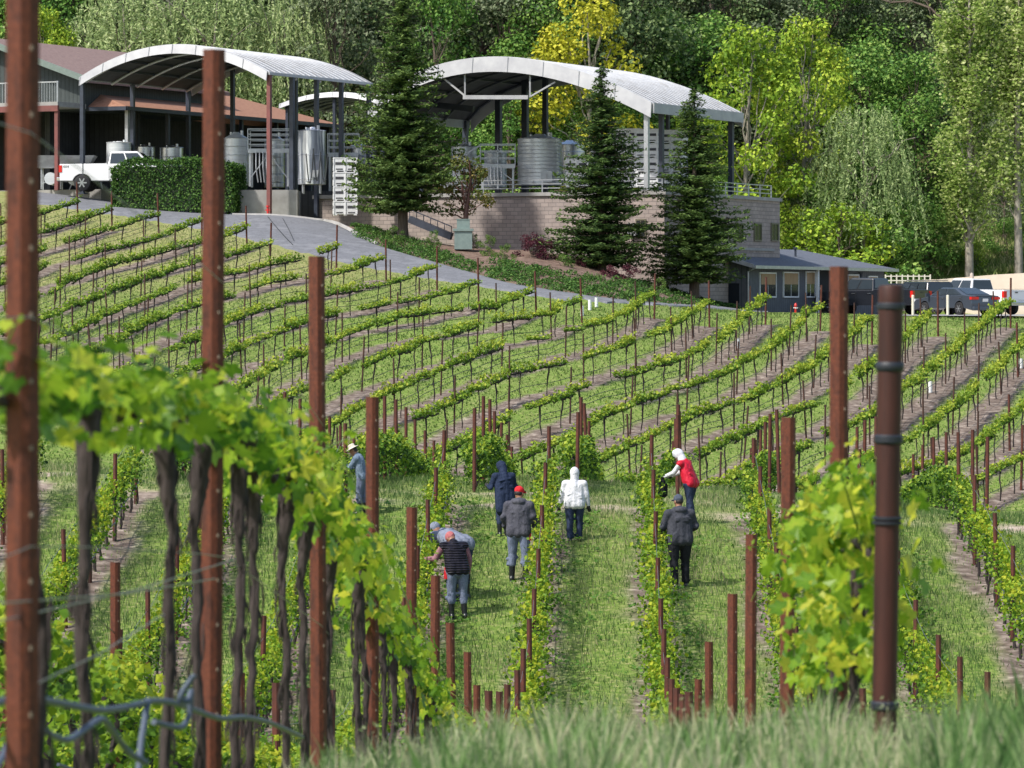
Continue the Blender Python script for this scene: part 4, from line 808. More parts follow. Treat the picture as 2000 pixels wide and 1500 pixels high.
# ---------------------------------------------------------------- tanks, catwalks, bins
def steel(name, c1, c2, lo=.3, hi=.7): return M(name, c1, c2, 2.5, .3, .85, 0, (.3, .3, 3), lo=lo, hi=hi)
tank_m = steel('brushed_stainless', (.68, .7, .74), (.48, .5, .54)); tank_w = M('bright_tank_skin', (.72, .74, .77), (.55, .57, .6), 3, .35, .35, 0, (.3, .3, 4))
def tank(px, yt, yb, wp, d, label, mat=tank_m, legs=False, cone=.12, bands=6):
    c_ = W(px, yb, d); H = (yb - yt) / F * d; r = wp / F * d / 2; o = thing('steel_tank', label, 'tank', c_, 0, 'stainless steel wine tanks')
    g = Geo(); z0 = H * .12 if legs else 0; hb = H * (1 - cone); n = 36
    g.tube([(0, 0, z0), (0, 0, z0 + .02), (0, 0, hb), (0, 0, hb + .02)], [r * .97, r, r, r * .96], n)
    for z in np.linspace(z0 + (hb - z0) * .1, hb, bands): g.tube([(0, 0, z - .02), (0, 0, z), (0, 0, z + .02)], [r + .004, r + .022, r + .004], n)
    obj('shell', g.mesh('shell', mat, 35), o)
    g = Geo(); g.tube([(0, 0, hb + .02), (0, 0, H * .97), (0, 0, H)], [r * .96, r * .3, r * .22], n); g.cyl((r * .45, 0, hb), (r * .45, 0, H + .08), r * .12, 10); g.cyl((-r * .4, .1, hb), (-r * .4, .1, H), .06, 8); obj('lid', g.mesh('lid', mat, 35), o)
    g = Geo(); g.box((r * .3, -r * .97, z0 + H * .16), (r * .5, .12, r * .5)); g.cyl((-.3 * r, -r, z0 + .15), (-.3 * r, -r - .2, z0 + .15), .05, 8); g.cyl((.3 * r, -r - .06, z0 + H * .16 - .15), (.3 * r, -r - .06, z0 + H * .16 + .15), .03, 6); obj('hatch', g.mesh('hatch', steel_lt), o)
    if legs:
        for a in range(4): g = Geo(); q = R(45 + 90 * a); g.cyl((r * .85 * math.cos(q), r * .85 * math.sin(q), -.05), (r * .85 * math.cos(q), r * .85 * math.sin(q), z0 + .05), .05, 8); obj('leg', g.mesh('leg', steel_lt), o)
    return o
tank(461, 258, 362, 50, 213, 'pale steel tank between the hedge and the left catwalk', tank_w)
tank(609, 248, 376, 55, 207, 'tall dark mirror-like steel tank right of the left catwalk', M('painted_highlight_steel', (.75, .77, .82), (.2, .22, .28), 2.2, .28, .6, 0, (1.6, 1.6, .12), lo=.42, hi=.55), True, .06, 3)  # vertical streaks in the colour paint highlights and reflections on the steel
tank(1054, 262, 362, 86, 209, 'large ribbed steel tank right of the stair catwalk', tank_w, False, .1, 12)
tank(906, 280, 366, 50, 211, 'short pale tank left of the stairs, behind the orange-tinged tree', tank_w, False, .08, 5)
tank(1112, 274, 362, 60, 216, 'steel tank half hidden behind the large ribbed tank', tank_m, False, .1, 6)
tank(232, 276, 330, 48, 214, 'squat grey tank behind the parked white pickup bed', tank_w, True, .05, 2)
tank(335, 284, 330, 46, 217, 'low grey tank under the brown roof behind the hedge', tank_m, False, .1, 3)
tank(705, 280, 330, 40, 216, 'small steel tank behind the left conifer by the catwalk', tank_m, False, .1, 3)
def catwalk(x0, x1, yf, yb, d, dep, label, stairs=False, rails=2):
    a = W(x0, yf, d); c_ = W(x1, yf, d); zb = W(x0, yb, d)[2]; L = c_[0] - a[0]; z = a[2]; h = 1.05; o = thing('catwalk', label, 'catwalk', (a[0], d, zb), 0, 'steel catwalks between the tanks')
    def lp(x, y, zz): return (x, y, zz + (z - zb))
    g = Geo(); g.box(lp(L / 2, dep / 2, 0), (L, dep, .1)); g.box(lp(L / 2, 0, -.08), (L, .06, .18)); obj('platform', g.mesh('platform', steel_lt), o)
    g = Geo()
    for y in (0, dep):
        for q in range(1, rails + 2): g.beam(lp(0, y, h * q / (rails + 1)), lp(L, y, h * q / (rails + 1)), .045, .045)
        for x in np.linspace(0, L, max(3, int(L / .55))): g.beam(lp(x, y, 0), lp(x, y, h), .045, .045)
    for x in (0, L):
        for q in (1, 2, 3): g.beam(lp(x, 0, h * q / 3), lp(x, dep, h * q / 3), .045, .045)
    obj('handrail', g.mesh('handrail', steel_lt), o)
    for x in (.1, L * .5, L - .1):
        for y in (.1, dep - .1): g = Geo(); g.beam((x, y, 0), (x, y, z - zb), .1, .1); obj('leg', g.mesh('leg', steel_lt), o)
    g = Geo(); g.beam((.1, .1, .4), (L * .5, .1, z - zb - .2), .05, .05); g.beam((L - .1, .1, .4), (L * .5, .1, z - zb - .2), .05, .05)
    for q in range(5): g.tube([(L * .2 + q * .18, -.1, z - zb - .1), (L * .2 + q * .18, -.16, (z - zb) * .5), (L * .25 + q * .16, -.1, .2)], .035, 6)
    obj('pipes', g.mesh('pipes', steel_lt), o)
    if stairs:
        g = Geo(); n = 8
        for i in range(n): t_ = i / n; g.box((-1.9 * (1 - t_) - .1, .3, (z - zb) * (t_ + .08)), (.28, .7, .05))
        for y in (-.05, .65):
            g.beam((-2, y, .0), (0, y, z - zb), .05, .2)
            for hh in (.5, 1.0): g.beam((-2, y, hh), (0, y, z - zb + hh), .045, .045)
            for t_ in (0, .33, .66, 1): g.beam((-2 + 2 * t_, y, (z - zb) * t_), (-2 + 2 * t_, y, (z - zb) * t_ + 1.0), .045, .045)
        obj('stairs', g.mesh('stairs', steel_lt), o)
    return o
g = Geo()
for x_, y_ in ((598, 300), (612, 290), (626, 296)):
    A_ = W(x_, y_, 205.9); B_ = W(x_ + 14, 300, 205.9); g.tube([A_ + (B_ - A_) * t_ - np.array([0, 0, 1.5 * math.sin(t_ * 3.14)]) for t_ in np.linspace(0, 1, 14)], .035, 6)
tag(obj('hose', g.mesh('hose', hose_dk, 60)), 'dark hoses looped over the front of the tall steel tank', 'hose')
catwalk(484, 566, 292, 364, 209.5, 2, 'left catwalk with caged ladder between two steel tanks', False, 3)
catwalk(938, 1006, 322, 368, 207.5, 1.6, 'right catwalk with stairs beside the large ribbed tank', True, 2)
catwalk(640, 700, 300, 420, 214, 1.5, 'dark catwalk behind the stack of white bins')
bin_m = M('white_plastic_bin', (.72, .72, .73), (.62, .62, .64), 4, .5); bin_d = flat('bin_slot', (.05, .05, .06), .8)
def bin_mesh():
    g = Geo(); g.box((0, 0, .37), (1.18, 1.08, .62)); g.box((0, 0, .69), (1.22, 1.12, .05)); 
    for x in (-.5, 0, .5): g.box((x, 0, .03), (.16, 1.08, .06))
    for s_ in (-1, 1):
        for x in (-.3, .3):
            g.box((x, s_ * .545, .42), (.4, .02, .13), 1); g.box((x, s_ * .545, .14), (.34, .02, .05), 1)
            g.box((s_ * .595, x * .9, .42), (.02, .36, .13), 1)
        for x in (-.58, 0, .58): g.box((x, s_ * .555, .37), (.05, .03, .6))
    return g.mesh('bin', [bin_m, bin_d])
bm_ = bin_mesh()
def stack(px, yb, d, n, rz, lab, skip=0):
    c_ = W(px, yb, d)
    for i in range(skip, n): o = obj('harvest_bin', bm_, None, (c_[0], c_[1], c_[2] + .725 * i), (0, 0, rz + rnd(-.02, .02))); tag(o, '%s, %s from the bottom' % (lab, ordw(i)), 'bin', 'stacked white harvest bins')
stack(674, 421, 205.4, 4, .06, 'white slotted bin in the stack left of the first conifer')
stack(1232, 364, 206, 4, -.3, 'white slotted bin in the left stack beside the silver column'); stack(1268, 366, 203.6, 4, -.3, 'white slotted bin in the front stack beside the silver column')
stack(1316, 366, 207, 4, -.3, 'white slotted bin in the right stack behind the column'); stack(1182, 366, 208, 3, -.3, 'white slotted bin in the low stack behind the middle conifer'); stack(1133, 366, 207, 2, -.3, 'white slotted bin in the short stack by the tanks')
stack(1215, 364, 211.5, 4, -.3, 'white slotted bin in the hindmost stack on the terrace')
tank(536, 262, 366, 40, 213.5, 'steel tank glimpsed behind the left catwalk rails')
tank(424, 262, 350, 38, 216, 'shadowed tank at the left end of the catwalk row beside the second foreground post')
tank(968, 292, 366, 44, 214, 'steel tank behind the stair catwalk on the terrace', tank_w, False, .1, 4)
tank(283, 282, 330, 40, 218, 'round grey tank deep under the brown winery roof', tank_m, False, .1, 3)
# crush machine under the deck
g = Geo(); c_ = W(120, 345, 213); o = thing('crusher', 'pale steel grape crusher with hopper standing under the upstairs deck', 'machine', (c_[0], 213, 6.12))
g.add([(-1.2, -.5, 1.1), (1.4, -.5, 1.1), (1.4, .5, 1.1), (-1.2, .5, 1.1), (-1.6, -.8, 1.75), (1.8, -.8, 1.75), (1.8, .8, 1.75), (-1.6, .8, 1.75)], [(0, 1, 5, 4), (1, 2, 6, 5), (2, 3, 7, 6), (3, 0, 4, 7), (0, 3, 2, 1)]); obj('hopper', g.mesh('hopper', steel_lt), o)
g = Geo()
for x in (-1, 0, 1.2):
    for y in (-.4, .4): g.beam((x, y, 0), (x, y, 1.15), .07, .07)
g.beam((-1, -.4, .3), (1.2, -.4, .9), .05, .05); obj('frame', g.mesh('frame', steel_lt), o)
g = Geo(); g.cyl((-.5, -.7, .55), (-.5, .6, .55), .32, 18); g.cyl((.7, -.7, .5), (.7, .6, .5), .3, 18); obj('drum', g.mesh('drum', tank_w, 40), o)
g = Geo(); c_ = W(190, 330, 215.5); o = thing('conveyor', 'inclined steel conveyor between the red column and the pickup', 'machine', (c_[0], 215.5, 6.12)); g.beam((-1.4, 0, .6), (1.2, 0, 1.7), .5, .18); obj('belt', g.mesh('belt', steel_lt), o); g = Geo()
for x, h_ in ((-1.2, .7), (0, 1.2), (1, 1.6)): g.beam((x - .3, 0, 0), (x, 0, h_), .06, .06); g.beam((x + .3, 0, 0), (x, 0, h_), .06, .06)
obj('frame', g.mesh('frame', steel_lt), o)
# ---------------------------------------------------------------- yard furniture
ub = thing('utility_cabinet', 'grey-green two-tier utility cabinet on the mulch slope below the block wall', 'utility box', W(905, 487, 197)); uc = M('cabinet_green', (.2, .26, .24), (.15, .2, .19), 5, .6)
g = Geo(); g.box((0, 0, .45), (.85, .8, .9)); obj('base', g.mesh('base', uc), ub); g = Geo(); g.box((0, 0, .93), (.98, .92, .12)); obj('lid', g.mesh('lid', uc), ub); g = Geo(); g.box((0, .05, 1.2), (.62, .6, .45)); g.box((0, .05, 1.44), (.66, .64, .04)); obj('upper_box', g.mesh('upper_box', uc), ub)
for px, yt, yb, lab in ((1137, 597, 617, 'white vine guard tube nearest the row end, leftmost of three by the road'), (1152, 585, 605, 'middle white vine guard tube of three by the road'), (1165, 581, 600, 'rightmost white vine guard tube of three by the road'), (1441, 660, 680, 'white vine guard tube alone in the dry grass mid hillside'), (1817, 744, 766, 'white vine guard tube on bare soil right of the banded pipe'), (1994, 700, 719, 'white vine guard tube at the right edge of the view')):
    d = hit(px, yb, 120, 200); X = (px - 1000) / F * d; g = Geo(); hh = (yb - yt) / F * d; g.tube([(0, 0, 0), (0, 0, hh)], .075, 10, caps=False); g.tube([(0, 0, 0), (0, 0, hh)], .068, 10, caps=False); g.tube([(0, 0, hh * .3), (0, 0, hh * .34)], .08, 10)
    tag(obj('vine_guard', g.mesh('vine_guard', white, 40), None, (X, d, float(gz(X, d)))), lab, 'vine guard', 'white vine guard tubes')
cream = M('cream_paint', (.7, .66, .52), (.6, .56, .45), 3, .6)
for px, w_, lab in ((1783, 5, 'left cream bollard in front of the parked cars'), (1851, 5, 'right cream bollard in front of the dark sedan')):
    p = W(px, 620, 206); g = Geo(); g.cyl((0, 0, -.1), (0, 0, 1.0), .07, 12); g.ell((0, 0, 1.0), (.07, .07, .04)); tag(obj('bollard', g.mesh('bollard', cream, 40), None, (p[0], 206, -.42)), lab, 'bollard', 'cream bollards')
p = W(1554, 612, 205.5); o = thing('fire_hydrant', 'red hydrant with white caps before the grey annex', 'hydrant', (p[0], 205.5, -.36), 0, None, (.7, .7, .85)); g = Geo(); g.tube([(0, 0, -.05), (0, 0, .08), (0, 0, .1), (0, 0, .45), (0, 0, .5), (0, 0, .62), (0, 0, .68)], [.14, .14, .09, .09, .12, .09, .02], 14); obj('barrel', g.mesh('barrel', red_p, 40), o)
g = Geo(); g.cyl((-.16, 0, .38), (.16, 0, .38), .045, 10); g.cyl((0, -.15, .38), (0, 0, .38), .055, 10); obj('outlet', g.mesh('outlet', white, 40), o)
tanw = M('sunlit_tan_render', (.8, .67, .52), (.7, .58, .45), 2, .9, bmp=.01)
g = Geo(); a = W(1752, 600, 243.8); c_ = W(2110, 600, 243.8)
g.poly([(a[0], 243.8, -.6), (a[0], 243.8, 1.62), (a[0] + 2.5, 243.8, 1.66), (a[0] + 6, 243.8, 1.95), (c_[0], 243.8, 2.2), (c_[0], 243.8, -.6)], (0, .5, 0)); tag(obj('retaining_wall', g.mesh('retaining_wall', tanw)), 'long sunlit tan retaining wall behind the parked vehicles', 'wall')
o = thing('stone_wall', 'low stone wall with a cream rail above it beside the annex', 'wall', (23.0, 238, -.4)); g = Geo(); g.box((0, 0, .95), (2.6, .5, 1.5)); obj('stones', g.mesh('stones', bricks('rubble_stone', (.32, .26, .24), (.22, .18, .17), (.12, .1, .1), .35, .16)), o)
g = Geo(); g.box((0, -.02, 1.74), (2.7, .6, .08)); obj('coping', g.mesh('coping', steel_dk), o); g = Geo()
for z in (1.95, 2.2): g.beam((-1.3, 0, z), (1.3, 0, z), .05, .06)
for x in np.linspace(-1.3, 1.3, 9): g.beam((x, 0, 1.78), (x, 0, 2.3), .08, .04)
obj('rail', g.mesh('rail', cream), o)

# ---------------------------------------------------------------- vehicles
def paint(name, c, metal=0.): m, t, b = nodes(name); b.inputs['Base Color'].default_value = (*c, 1); b.inputs['Roughness'].default_value = .32; b.inputs['Metallic'].default_value = metal; b.inputs['Coat Weight'].default_value = .6; b.inputs['Coat Roughness'].default_value = .05; return m
tyre = flat('tyre_rubber', (.015, .015, .017), .8); rim = flat('alloy_rim', (.4, .41, .43), .3, .8); lamp_r = flat('red_lamp_lens', (.6, .02, .015), .2); lamp_w = flat('clear_lamp', (.7, .7, .7), .15); chrome = flat('chrome', (.55, .56, .58), .15, .9); blk = flat('black_plastic', (.018, .018, .02), .6); carglass = flat('car_glass', (.03, .04, .05), .05)
def side_poly(L, W_, sill, axles, ra, outline):
    """closed side profile with wheel arches, extruded to the body width"""
    pts = []
    for ax in axles:
        for a in np.linspace(180, 0, 11): pts.append((ax + ra * math.cos(R(a)), max(sill, .36 + ra * math.sin(R(a)))))
    bottom = [(-L / 2 + .05, sill)] + pts + [(L / 2 - .05, sill)]
    return bottom + outline[::-1]
def vehicle(name, label, cat, loc, rz, col, kind, group, sc=1.0):
    o = thing(name, label, cat, loc, rz, group, sc); o_ = o
    if kind == 'pickup': L, W_, axs, ra, sill = 5.9, 2.0, (-1.85, 1.95), .47, .5; out = [(-2.93, .5), (-2.95, .75), (-2.95, 1.32), (-.62, 1.34), (-.6, 1.28), (1.5, 1.26), (2.75, 1.18), (2.93, .95), (2.93, .5)]; cb = [(-.6, 1.26), (-.5, 1.93), (.85, 1.95), (1.55, 1.25)]; rw = .4
    elif kind == 'sedan': L, W_, axs, ra, sill = 4.8, 1.84, (-1.4, 1.42), .37, .25; out = [(-2.38, .3), (-2.4, .6), (-2.36, .98), (-1.7, 1.03), (1.1, .95), (2.1, .8), (2.38, .6), (2.38, .25)]; cb = [(-1.95, 1.0), (-.85, 1.4), (.3, 1.42), (1.25, .93)]; rw = .33
    else: L, W_, axs, ra, sill = 5.0, 1.95, (-1.5, 1.5), .4, .3; out = [(-2.48, .3), (-2.5, .6), (-2.45, 1.12), (1.1, 1.08), (2.2, .95), (2.48, .75), (2.48, .3)]; cb = [(-2.4, 1.08), (-2.15, 1.74), (.5, 1.76), (1.3, 1.06)]; rw = .36
    P = side_poly(L, W_, sill, axs, ra, out); g = Geo(); g.poly([(x, -W_ / 2, z) for x, z in P], (0, W_, 0)); body = obj('body', g.mesh('body', col), o)
    bv = body.modifiers.new('bevel', 'BEVEL'); bv.width = .07; bv.segments = 3; bv.limit_method = 'ANGLE'; bv.angle_limit = R(50)
    hb, ht = W_ * .465, W_ * .37; (x0, z0), (x1, z1), (x2, z2), (x3, z3) = cb
    def C(u, v, s_): # point on cab side; u along, v up
        xb, zb = x0 + (x3 - x0) * u, z0 + (z3 - z0) * u; xt, zt = x1 + (x2 - x1) * u, z1 + (z2 - z1) * u
        return np.array([xb + (xt - xb) * v, s_ * (hb + (ht - hb) * v), zb + (zt - zb) * v])
    g = Geo(); V = [C(0, 0, -1), C(1, 0, -1), C(1, 1, -1), C(0, 1, -1), C(0, 0, 1), C(1, 0, 1), C(1, 1, 1), C(0, 1, 1)]; g.add(V, [(0, 1, 2, 3), (4, 7, 6, 5), (3, 2, 6, 7), (0, 3, 7, 4), (1, 5, 6, 2)]); cab = obj('cab', g.mesh('cab', col), o)
    bv = cab.modifiers.new('bevel', 'BEVEL'); bv.width = .08; bv.segments = 3; bv.limit_method = 'ANGLE'; bv.angle_limit = R(25)
    spl = {'pickup': [(.05, .46), (.5, .93)], 'sedan': [(.1, .5), (.54, .92)], 'suv': [(.05, .32), (.35, .62), (.65, .94)]}[kind]
    for s_ in (-1, 1):
        for a, c_ in spl:
            q = [C(a, .12, s_), C(c_, .12, s_), C(min(c_, .96), .86, s_), C(a, .86, s_)]; n_ = np.array([0, s_ * .02, .006]); g = Geo(); g.add([p + n_ for p in q], [(0, 1, 2, 3) if s_ < 0 else (3, 2, 1, 0)]); obj('side_window', g.mesh('side_window', carglass), o)
    for u_, nm, sg in ((0, 'rear_window', -1), (1, 'windscreen', 1)):
        q = [C(u_, .15, -1), C(u_, .15, 1), C(u_, .88, 1), C(u_, .88, -1)]; q = [p * [1, .88, 1] + [sg * .02, 0, .012] for p in q]; g = Geo(); g.add(q, [(0, 1, 2, 3) if sg > 0 else (3, 2, 1, 0)]); obj(nm, g.mesh(nm, carglass), o)
    for ax in axs:
        for s_ in (-1, 1):
            y = s_ * (W_ / 2 - .1); g = Geo(); g.tube([(0, -.12, 0), (0, -.1, 0), (0, .1, 0), (0, .12, 0)], [rw * .93, rw, rw, rw * .93], 28); wh = obj('wheel', g.mesh('wheel', tyre, 40), o, (ax, y, rw))
            g = Geo(); g.tube([(0, -.125, 0), (0, .125, 0)], rw * .62, 24, caps=False); g.tube([(0, s_ * .09, 0), (0, s_ * .1, 0)], rw * .6, 20)
            for k in range(6): q = k * math.pi / 3; g.beam((0, s_ * .12, 0), (rw * .6 * math.cos(q), s_ * .12, rw * .6 * math.sin(q)), .03, rw * .16)
            g.cyl((0, s_ * .1, 0), (0, s_ * .14, 0), rw * .12, 12); obj('rim', g.mesh('rim', rim), wh)
    x = -L / 2; zl = {'pickup': 1.08, 'sedan': .86, 'suv': 1.0}[kind]; hl = {'pickup': .34, 'sedan': .14, 'suv': .32}[kind]; wl = {'pickup': .16, 'sedan': .42, 'suv': .18}[kind]
    for s_ in (-1, 1):
        g = Geo(); g.box((x + .04, s_ * (W_ / 2 - wl / 2 - .01), zl), (.16, wl + .06, hl)); obj('tail_lamp', g.mesh('tail_lamp', lamp_r), o)
        g = Geo(); g.box((L / 2 - .08, s_ * (W_ / 2 - .25), zl - .1), (.16, .4, .16)); obj('headlamp', g.mesh('headlamp', lamp_w), o)
        g = Geo(); g.box((x3 - .25, s_ * (W_ / 2 + .12), z3 + .1), (.12, .24, .18)); obj('mirror', g.mesh('mirror', col if kind != 'pickup' else blk), o)
        for a, c_ in spl[:3]:
            g = Geo(); xx = x0 + (x3 - x0) * a + .12; g.box((xx, s_ * (W_ / 2 + .012), z0 - .14), (.18, .04, .035)); obj('door_handle', g.mesh('door_handle', chrome), o)
            g = Geo(); g.box((x0 + (x3 - x0) * a - .02, s_ * (W_ / 2 + .001), (z0 + sill) / 2 + .03), (.014, .012, z0 - sill - .14)); obj('door_seam', g.mesh('door_seam', blk), o)
    g = Geo(); g.box((x - .06, 0, sill + .08), (.2, W_ * .96, .2)); bp = obj('bumper', g.mesh('bumper', chrome if kind == 'pickup' else col), o); bv = bp.modifiers.new('bevel', 'BEVEL'); bv.width = .04; bv.segments = 2
    g = Geo(); g.box((L / 2, 0, sill + .1), (.16, W_ * .94, .22)); obj('front_bumper', g.mesh('front_bumper', chrome if kind == 'pickup' else blk), o)
    g = Geo(); g.box((x - .012, 0, zl - (.1 if kind == 'sedan' else .3)), (.03, .34, .16)); obj('licence_plate', g.mesh('licence_plate', lamp_w), o)
    if kind == 'pickup':
        g = Geo()
        for z in (.78, 1.27): g.box((x - .002, 0, z), (.012, W_ * .74, .014))
        g.box((x - .02, 0, 1.18), (.03, .22, .05)); obj('tailgate_trim', g.mesh('tailgate_trim', blk), o)
        g = Geo(); g.box((x + 1.1, 0, 1.36), (2.1, W_ * .84, .012)); obj('bed_liner', g.mesh('bed_liner', blk), o)
        g = Geo(); 
        for s_ in (-1, 1):
            for ax in axs: g.tube([(ax + ra * math.cos(R(a)), s_ * (W_ / 2 + .008), .36 + ra * math.sin(R(a))) for a in range(165, 10, -15)], .03, 5)
        obj('wheel_arch_trim', g.mesh('wheel_arch_trim', blk), o)
    if kind == 'suv':
        for s_ in (-1, 1): g = Geo(); g.beam((-1.9, s_ * .62, 1.8), (.4, s_ * .62, 1.82), .04, .04); obj('roof_rail', g.mesh('roof_rail', chrome), o)
    if kind == 'sedan':
        g = Geo(); g.box((x + .02, 0, .99), (.1, 1.2, .02)); obj('boot_lip', g.mesh('boot_lip', col), o)
    return o
whitep = paint('white_car_paint', (.75, .75, .76)); blackp = paint('black_car_paint', (.012, .014, .02)); greyp = paint('dark_grey_car_paint', (.07, .085, .11), .4)
zr = float(gz(-20.4, 208.5)); tr1 = vehicle('pickup_truck', 'white pickup parked behind the clipped hedge under the left canopy', 'pickup', W(240, 0, 210.6) * [1, 1, 0] + [0, 0, 5.95], R(-4), whitep, 'pickup', None, 1.05)
# decal on the bedside
fc = bpy.data.curves.new('decal', 'FONT'); fc.body = '4X4'; fc.size = .17; fc.extrude = .004; fo = bpy.data.objects.new('decal_tmp', fc); COL.objects.link(fo); bpy.context.view_layer.update()
dm_ = bpy.data.meshes.new_from_object(fo.evaluated_get(bpy.context.evaluated_depsgraph_get())); bpy.data.objects.remove(fo); dm_.materials.clear(); dm_.materials.append(blk); obj('decal', dm_, tr1, (-2.78, -1.006, 1.13), (R(90), 0, 0))
vehicle('pickup_truck', 'white pickup with an amber roof beacon parked at the far right', 'pickup', (24.9, 220.5, -.4), R(90 + 42), whitep, 'pickup', None)
bc = W(1886, 556, 219.6); tr2 = [o for o in S.objects if o.name.startswith('pickup_truck')][-1]
g = Geo(); g.cyl((0, 0, 1.95), (0, 0, 2.05), .12, 14); g.tube([(0, 0, 2.05), (0, 0, 2.2), (0, 0, 2.26)], [.1, .09, .04], 14); obj('beacon', g.mesh('beacon', M('beacon_lens', (.5, .4, .32), (.35, .3, .28)), 40), tr2, (.2, 0, 0))
vehicle('sedan', 'dark grey sedan seen from behind between the bollard and white pickup', 'car', (22.9, 211.5, -.4), R(90 + 33), greyp, 'sedan', None)
vehicle('minivan', 'black minivan with roof rails between the two cream bollards', 'car', (21.7, 217.5, -.4), R(90 + 22), blackp, 'suv', None)
vehicle('dark_pickup', 'black pickup parked against the grey annex porch', 'pickup', (19.0, 215.8, -.4), R(90 + 55), blackp, 'pickup', None)

# ---------------------------------------------------------------- vegetation
def leafball(g, C, rad, n, s, m=1, q=None, flat_=.8, out=.9, tt=(0, 1)):
    """leaf faces spread through clumps: C (k,3) centres, rad radii, n leaves in all"""
    k = len(C); rad = np.broadcast_to(rad, (k,)); i = q.choice(k, n, p=rad ** 2 / (rad ** 2).sum()); d = q.normal(size=(n, 3)); d /= np.linalg.norm(d, axis=1)[:, None]
    r = rad[i] * q.uniform(.45, 1.08, n) ** .6; P = C[i] + d * r[:, None] * [1, 1, flat_]; N = d * out + q.normal(0, .55, (n, 3)) + [0, 0, .35]
    leaf_quads(g, P, N, q.uniform(s * .6, s * 1.25, n), .75, m, q.uniform(*tt, n) * .7 + q.uniform(0, .3, k)[i]); return g
def limb(g, a, b_, r0, r1, q, n=6, m=0):
    t_ = np.linspace(0, 1, n)[:, None]; P = np.array(a) + (np.array(b_) - a) * t_; P[1:-1] += q.normal(0, np.linalg.norm(np.array(b_) - a) * .03, (n - 2, 3)); g.tube(P, np.linspace(r0, r1, n), 6, m)
def broad(seed, H=8, W_=2.6, nl=6500, s=.2, base=.22, k=42, trunk=.14, top=1.0, flatt=.8):
    q = np.random.default_rng(seed); T = Geo(); g = Geo(); zz = q.uniform(base, 1, k) * H; rel = (zz / H - base) / (1 - base); env = W_ * np.sin(np.pi * (.12 + .85 * rel) ** .8) ** .8 + .15
    a = q.uniform(0, 2 * np.pi, k); rr = env * q.uniform(.35, 1, k) ** .6; C = np.c_[rr * np.cos(a), rr * np.sin(a), zz * top]; rad = W_ * q.uniform(.18, .38, k)
    T.tube([(0, 0, -.6), (0, 0, 0), (q.normal(0, .08), q.normal(0, .08), H * .35), (q.normal(0, .2), q.normal(0, .2), H * .7), (q.normal(0, .25), 0, H * .95)], [trunk * 1.3, trunk, trunk * .8, trunk * .4, .03], 8)
    for c_ in C[::2]: z_ = min(c_[2] * .8, H * .75) * q.uniform(.6, .95); limb(T, (0, 0, z_), c_, trunk * .3, .015, q)
    leafball(g, C, rad, nl, s, 0, q, flatt); return T, g
def conifer(seed, H=11, W_=2.4, s=.2, lo=.09):
    q = np.random.default_rng(seed); T = Geo(); g = Geo(); T.tube([(0, 0, -.6), (0, 0, 0), (0, 0, H * .5), (0, 0, H)], [.3, .24, .12, .015], 8); nw = int(H * 6)
    for i in range(nw):
        f_ = i / nw; z = H * (lo + (1 - lo) * f_); L = W_ * (1 - f_) ** .72 * (1 if f_ > .08 else .8) + .1; nbr = int(6 + 10 * (1 - f_))
        for j in range(nbr):
            if q.uniform() < .2: continue
            a = q.uniform(0, 6.283); l_ = L * q.uniform(.5, 1.2) * (1 + .2 * math.sin(a * 2 + seed) * math.sin(z * 1.7 + seed + a)); dz = -.22 * l_ + q.normal(0, .08); d = np.array([math.cos(a), math.sin(a), 0]); up = .12 * l_
            m = max(3, int(l_ / .11)); t_ = np.linspace(.12, 1, m); P = np.array([0, 0, z]) + d * l_ * t_[:, None]; P[:, 2] += dz * t_ + up * t_ ** 3 * 1.5
            if j % 3 == 0: T.tube(P[::max(1, m // 3)], .018, 4, caps=False)
            side = np.array([-d[1], d[0], 0]); w_ = (.34 * (1 - t_) + .12) * min(1, l_)
            for sg in (-1, 1, 0, 0):
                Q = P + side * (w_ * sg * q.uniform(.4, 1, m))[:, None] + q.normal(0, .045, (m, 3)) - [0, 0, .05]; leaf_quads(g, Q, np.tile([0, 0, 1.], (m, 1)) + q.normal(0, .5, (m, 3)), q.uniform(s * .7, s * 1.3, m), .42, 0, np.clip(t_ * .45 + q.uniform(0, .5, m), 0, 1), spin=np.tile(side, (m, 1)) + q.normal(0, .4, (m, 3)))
    return T, g
def weeping(seed, H=7, W_=2.6, s=.17, ns=330):
    q = np.random.default_rng(seed); T = Geo(); g = Geo(); T.tube([(0, 0, -.6), (0, 0, 0), (.1, 0, H * .5), (-.1, .1, H * .9)], [.13, .11, .07, .02], 8)
    for i in range(9): a = q.uniform(0, 6.283); e = (W_ * .75 * math.cos(a), W_ * .75 * math.sin(a), H * q.uniform(.6, 1)); limb(T, (0, 0, H * q.uniform(.3, .7)), e, .05, .012, q)
    for i in range(ns):
        a = q.uniform(0, 6.283); f_ = q.uniform(0, 1); r = W_ * q.uniform(.15, 1) ** .7 * (.35 + .65 * (1 - f_) ** .5); x, y = r * math.cos(a), r * math.sin(a); z = H * (.45 + .57 * f_) - .2 * r; L = q.uniform(.5, 1.7); m = int(L / .085); t_ = np.linspace(0, 1, m)
        P = np.c_[x * (1 + .12 * t_) + q.normal(0, .03, m), y * (1 + .12 * t_) + q.normal(0, .03, m), z - L * t_]; leaf_quads(g, P, q.normal(0, 1, (m, 3)) * [1, 1, .3], q.uniform(s * .7, s * 1.3, m), .4, 0, np.clip(q.uniform(0, .8, m) + .2 * q.uniform(), 0, 1))
    return T, g
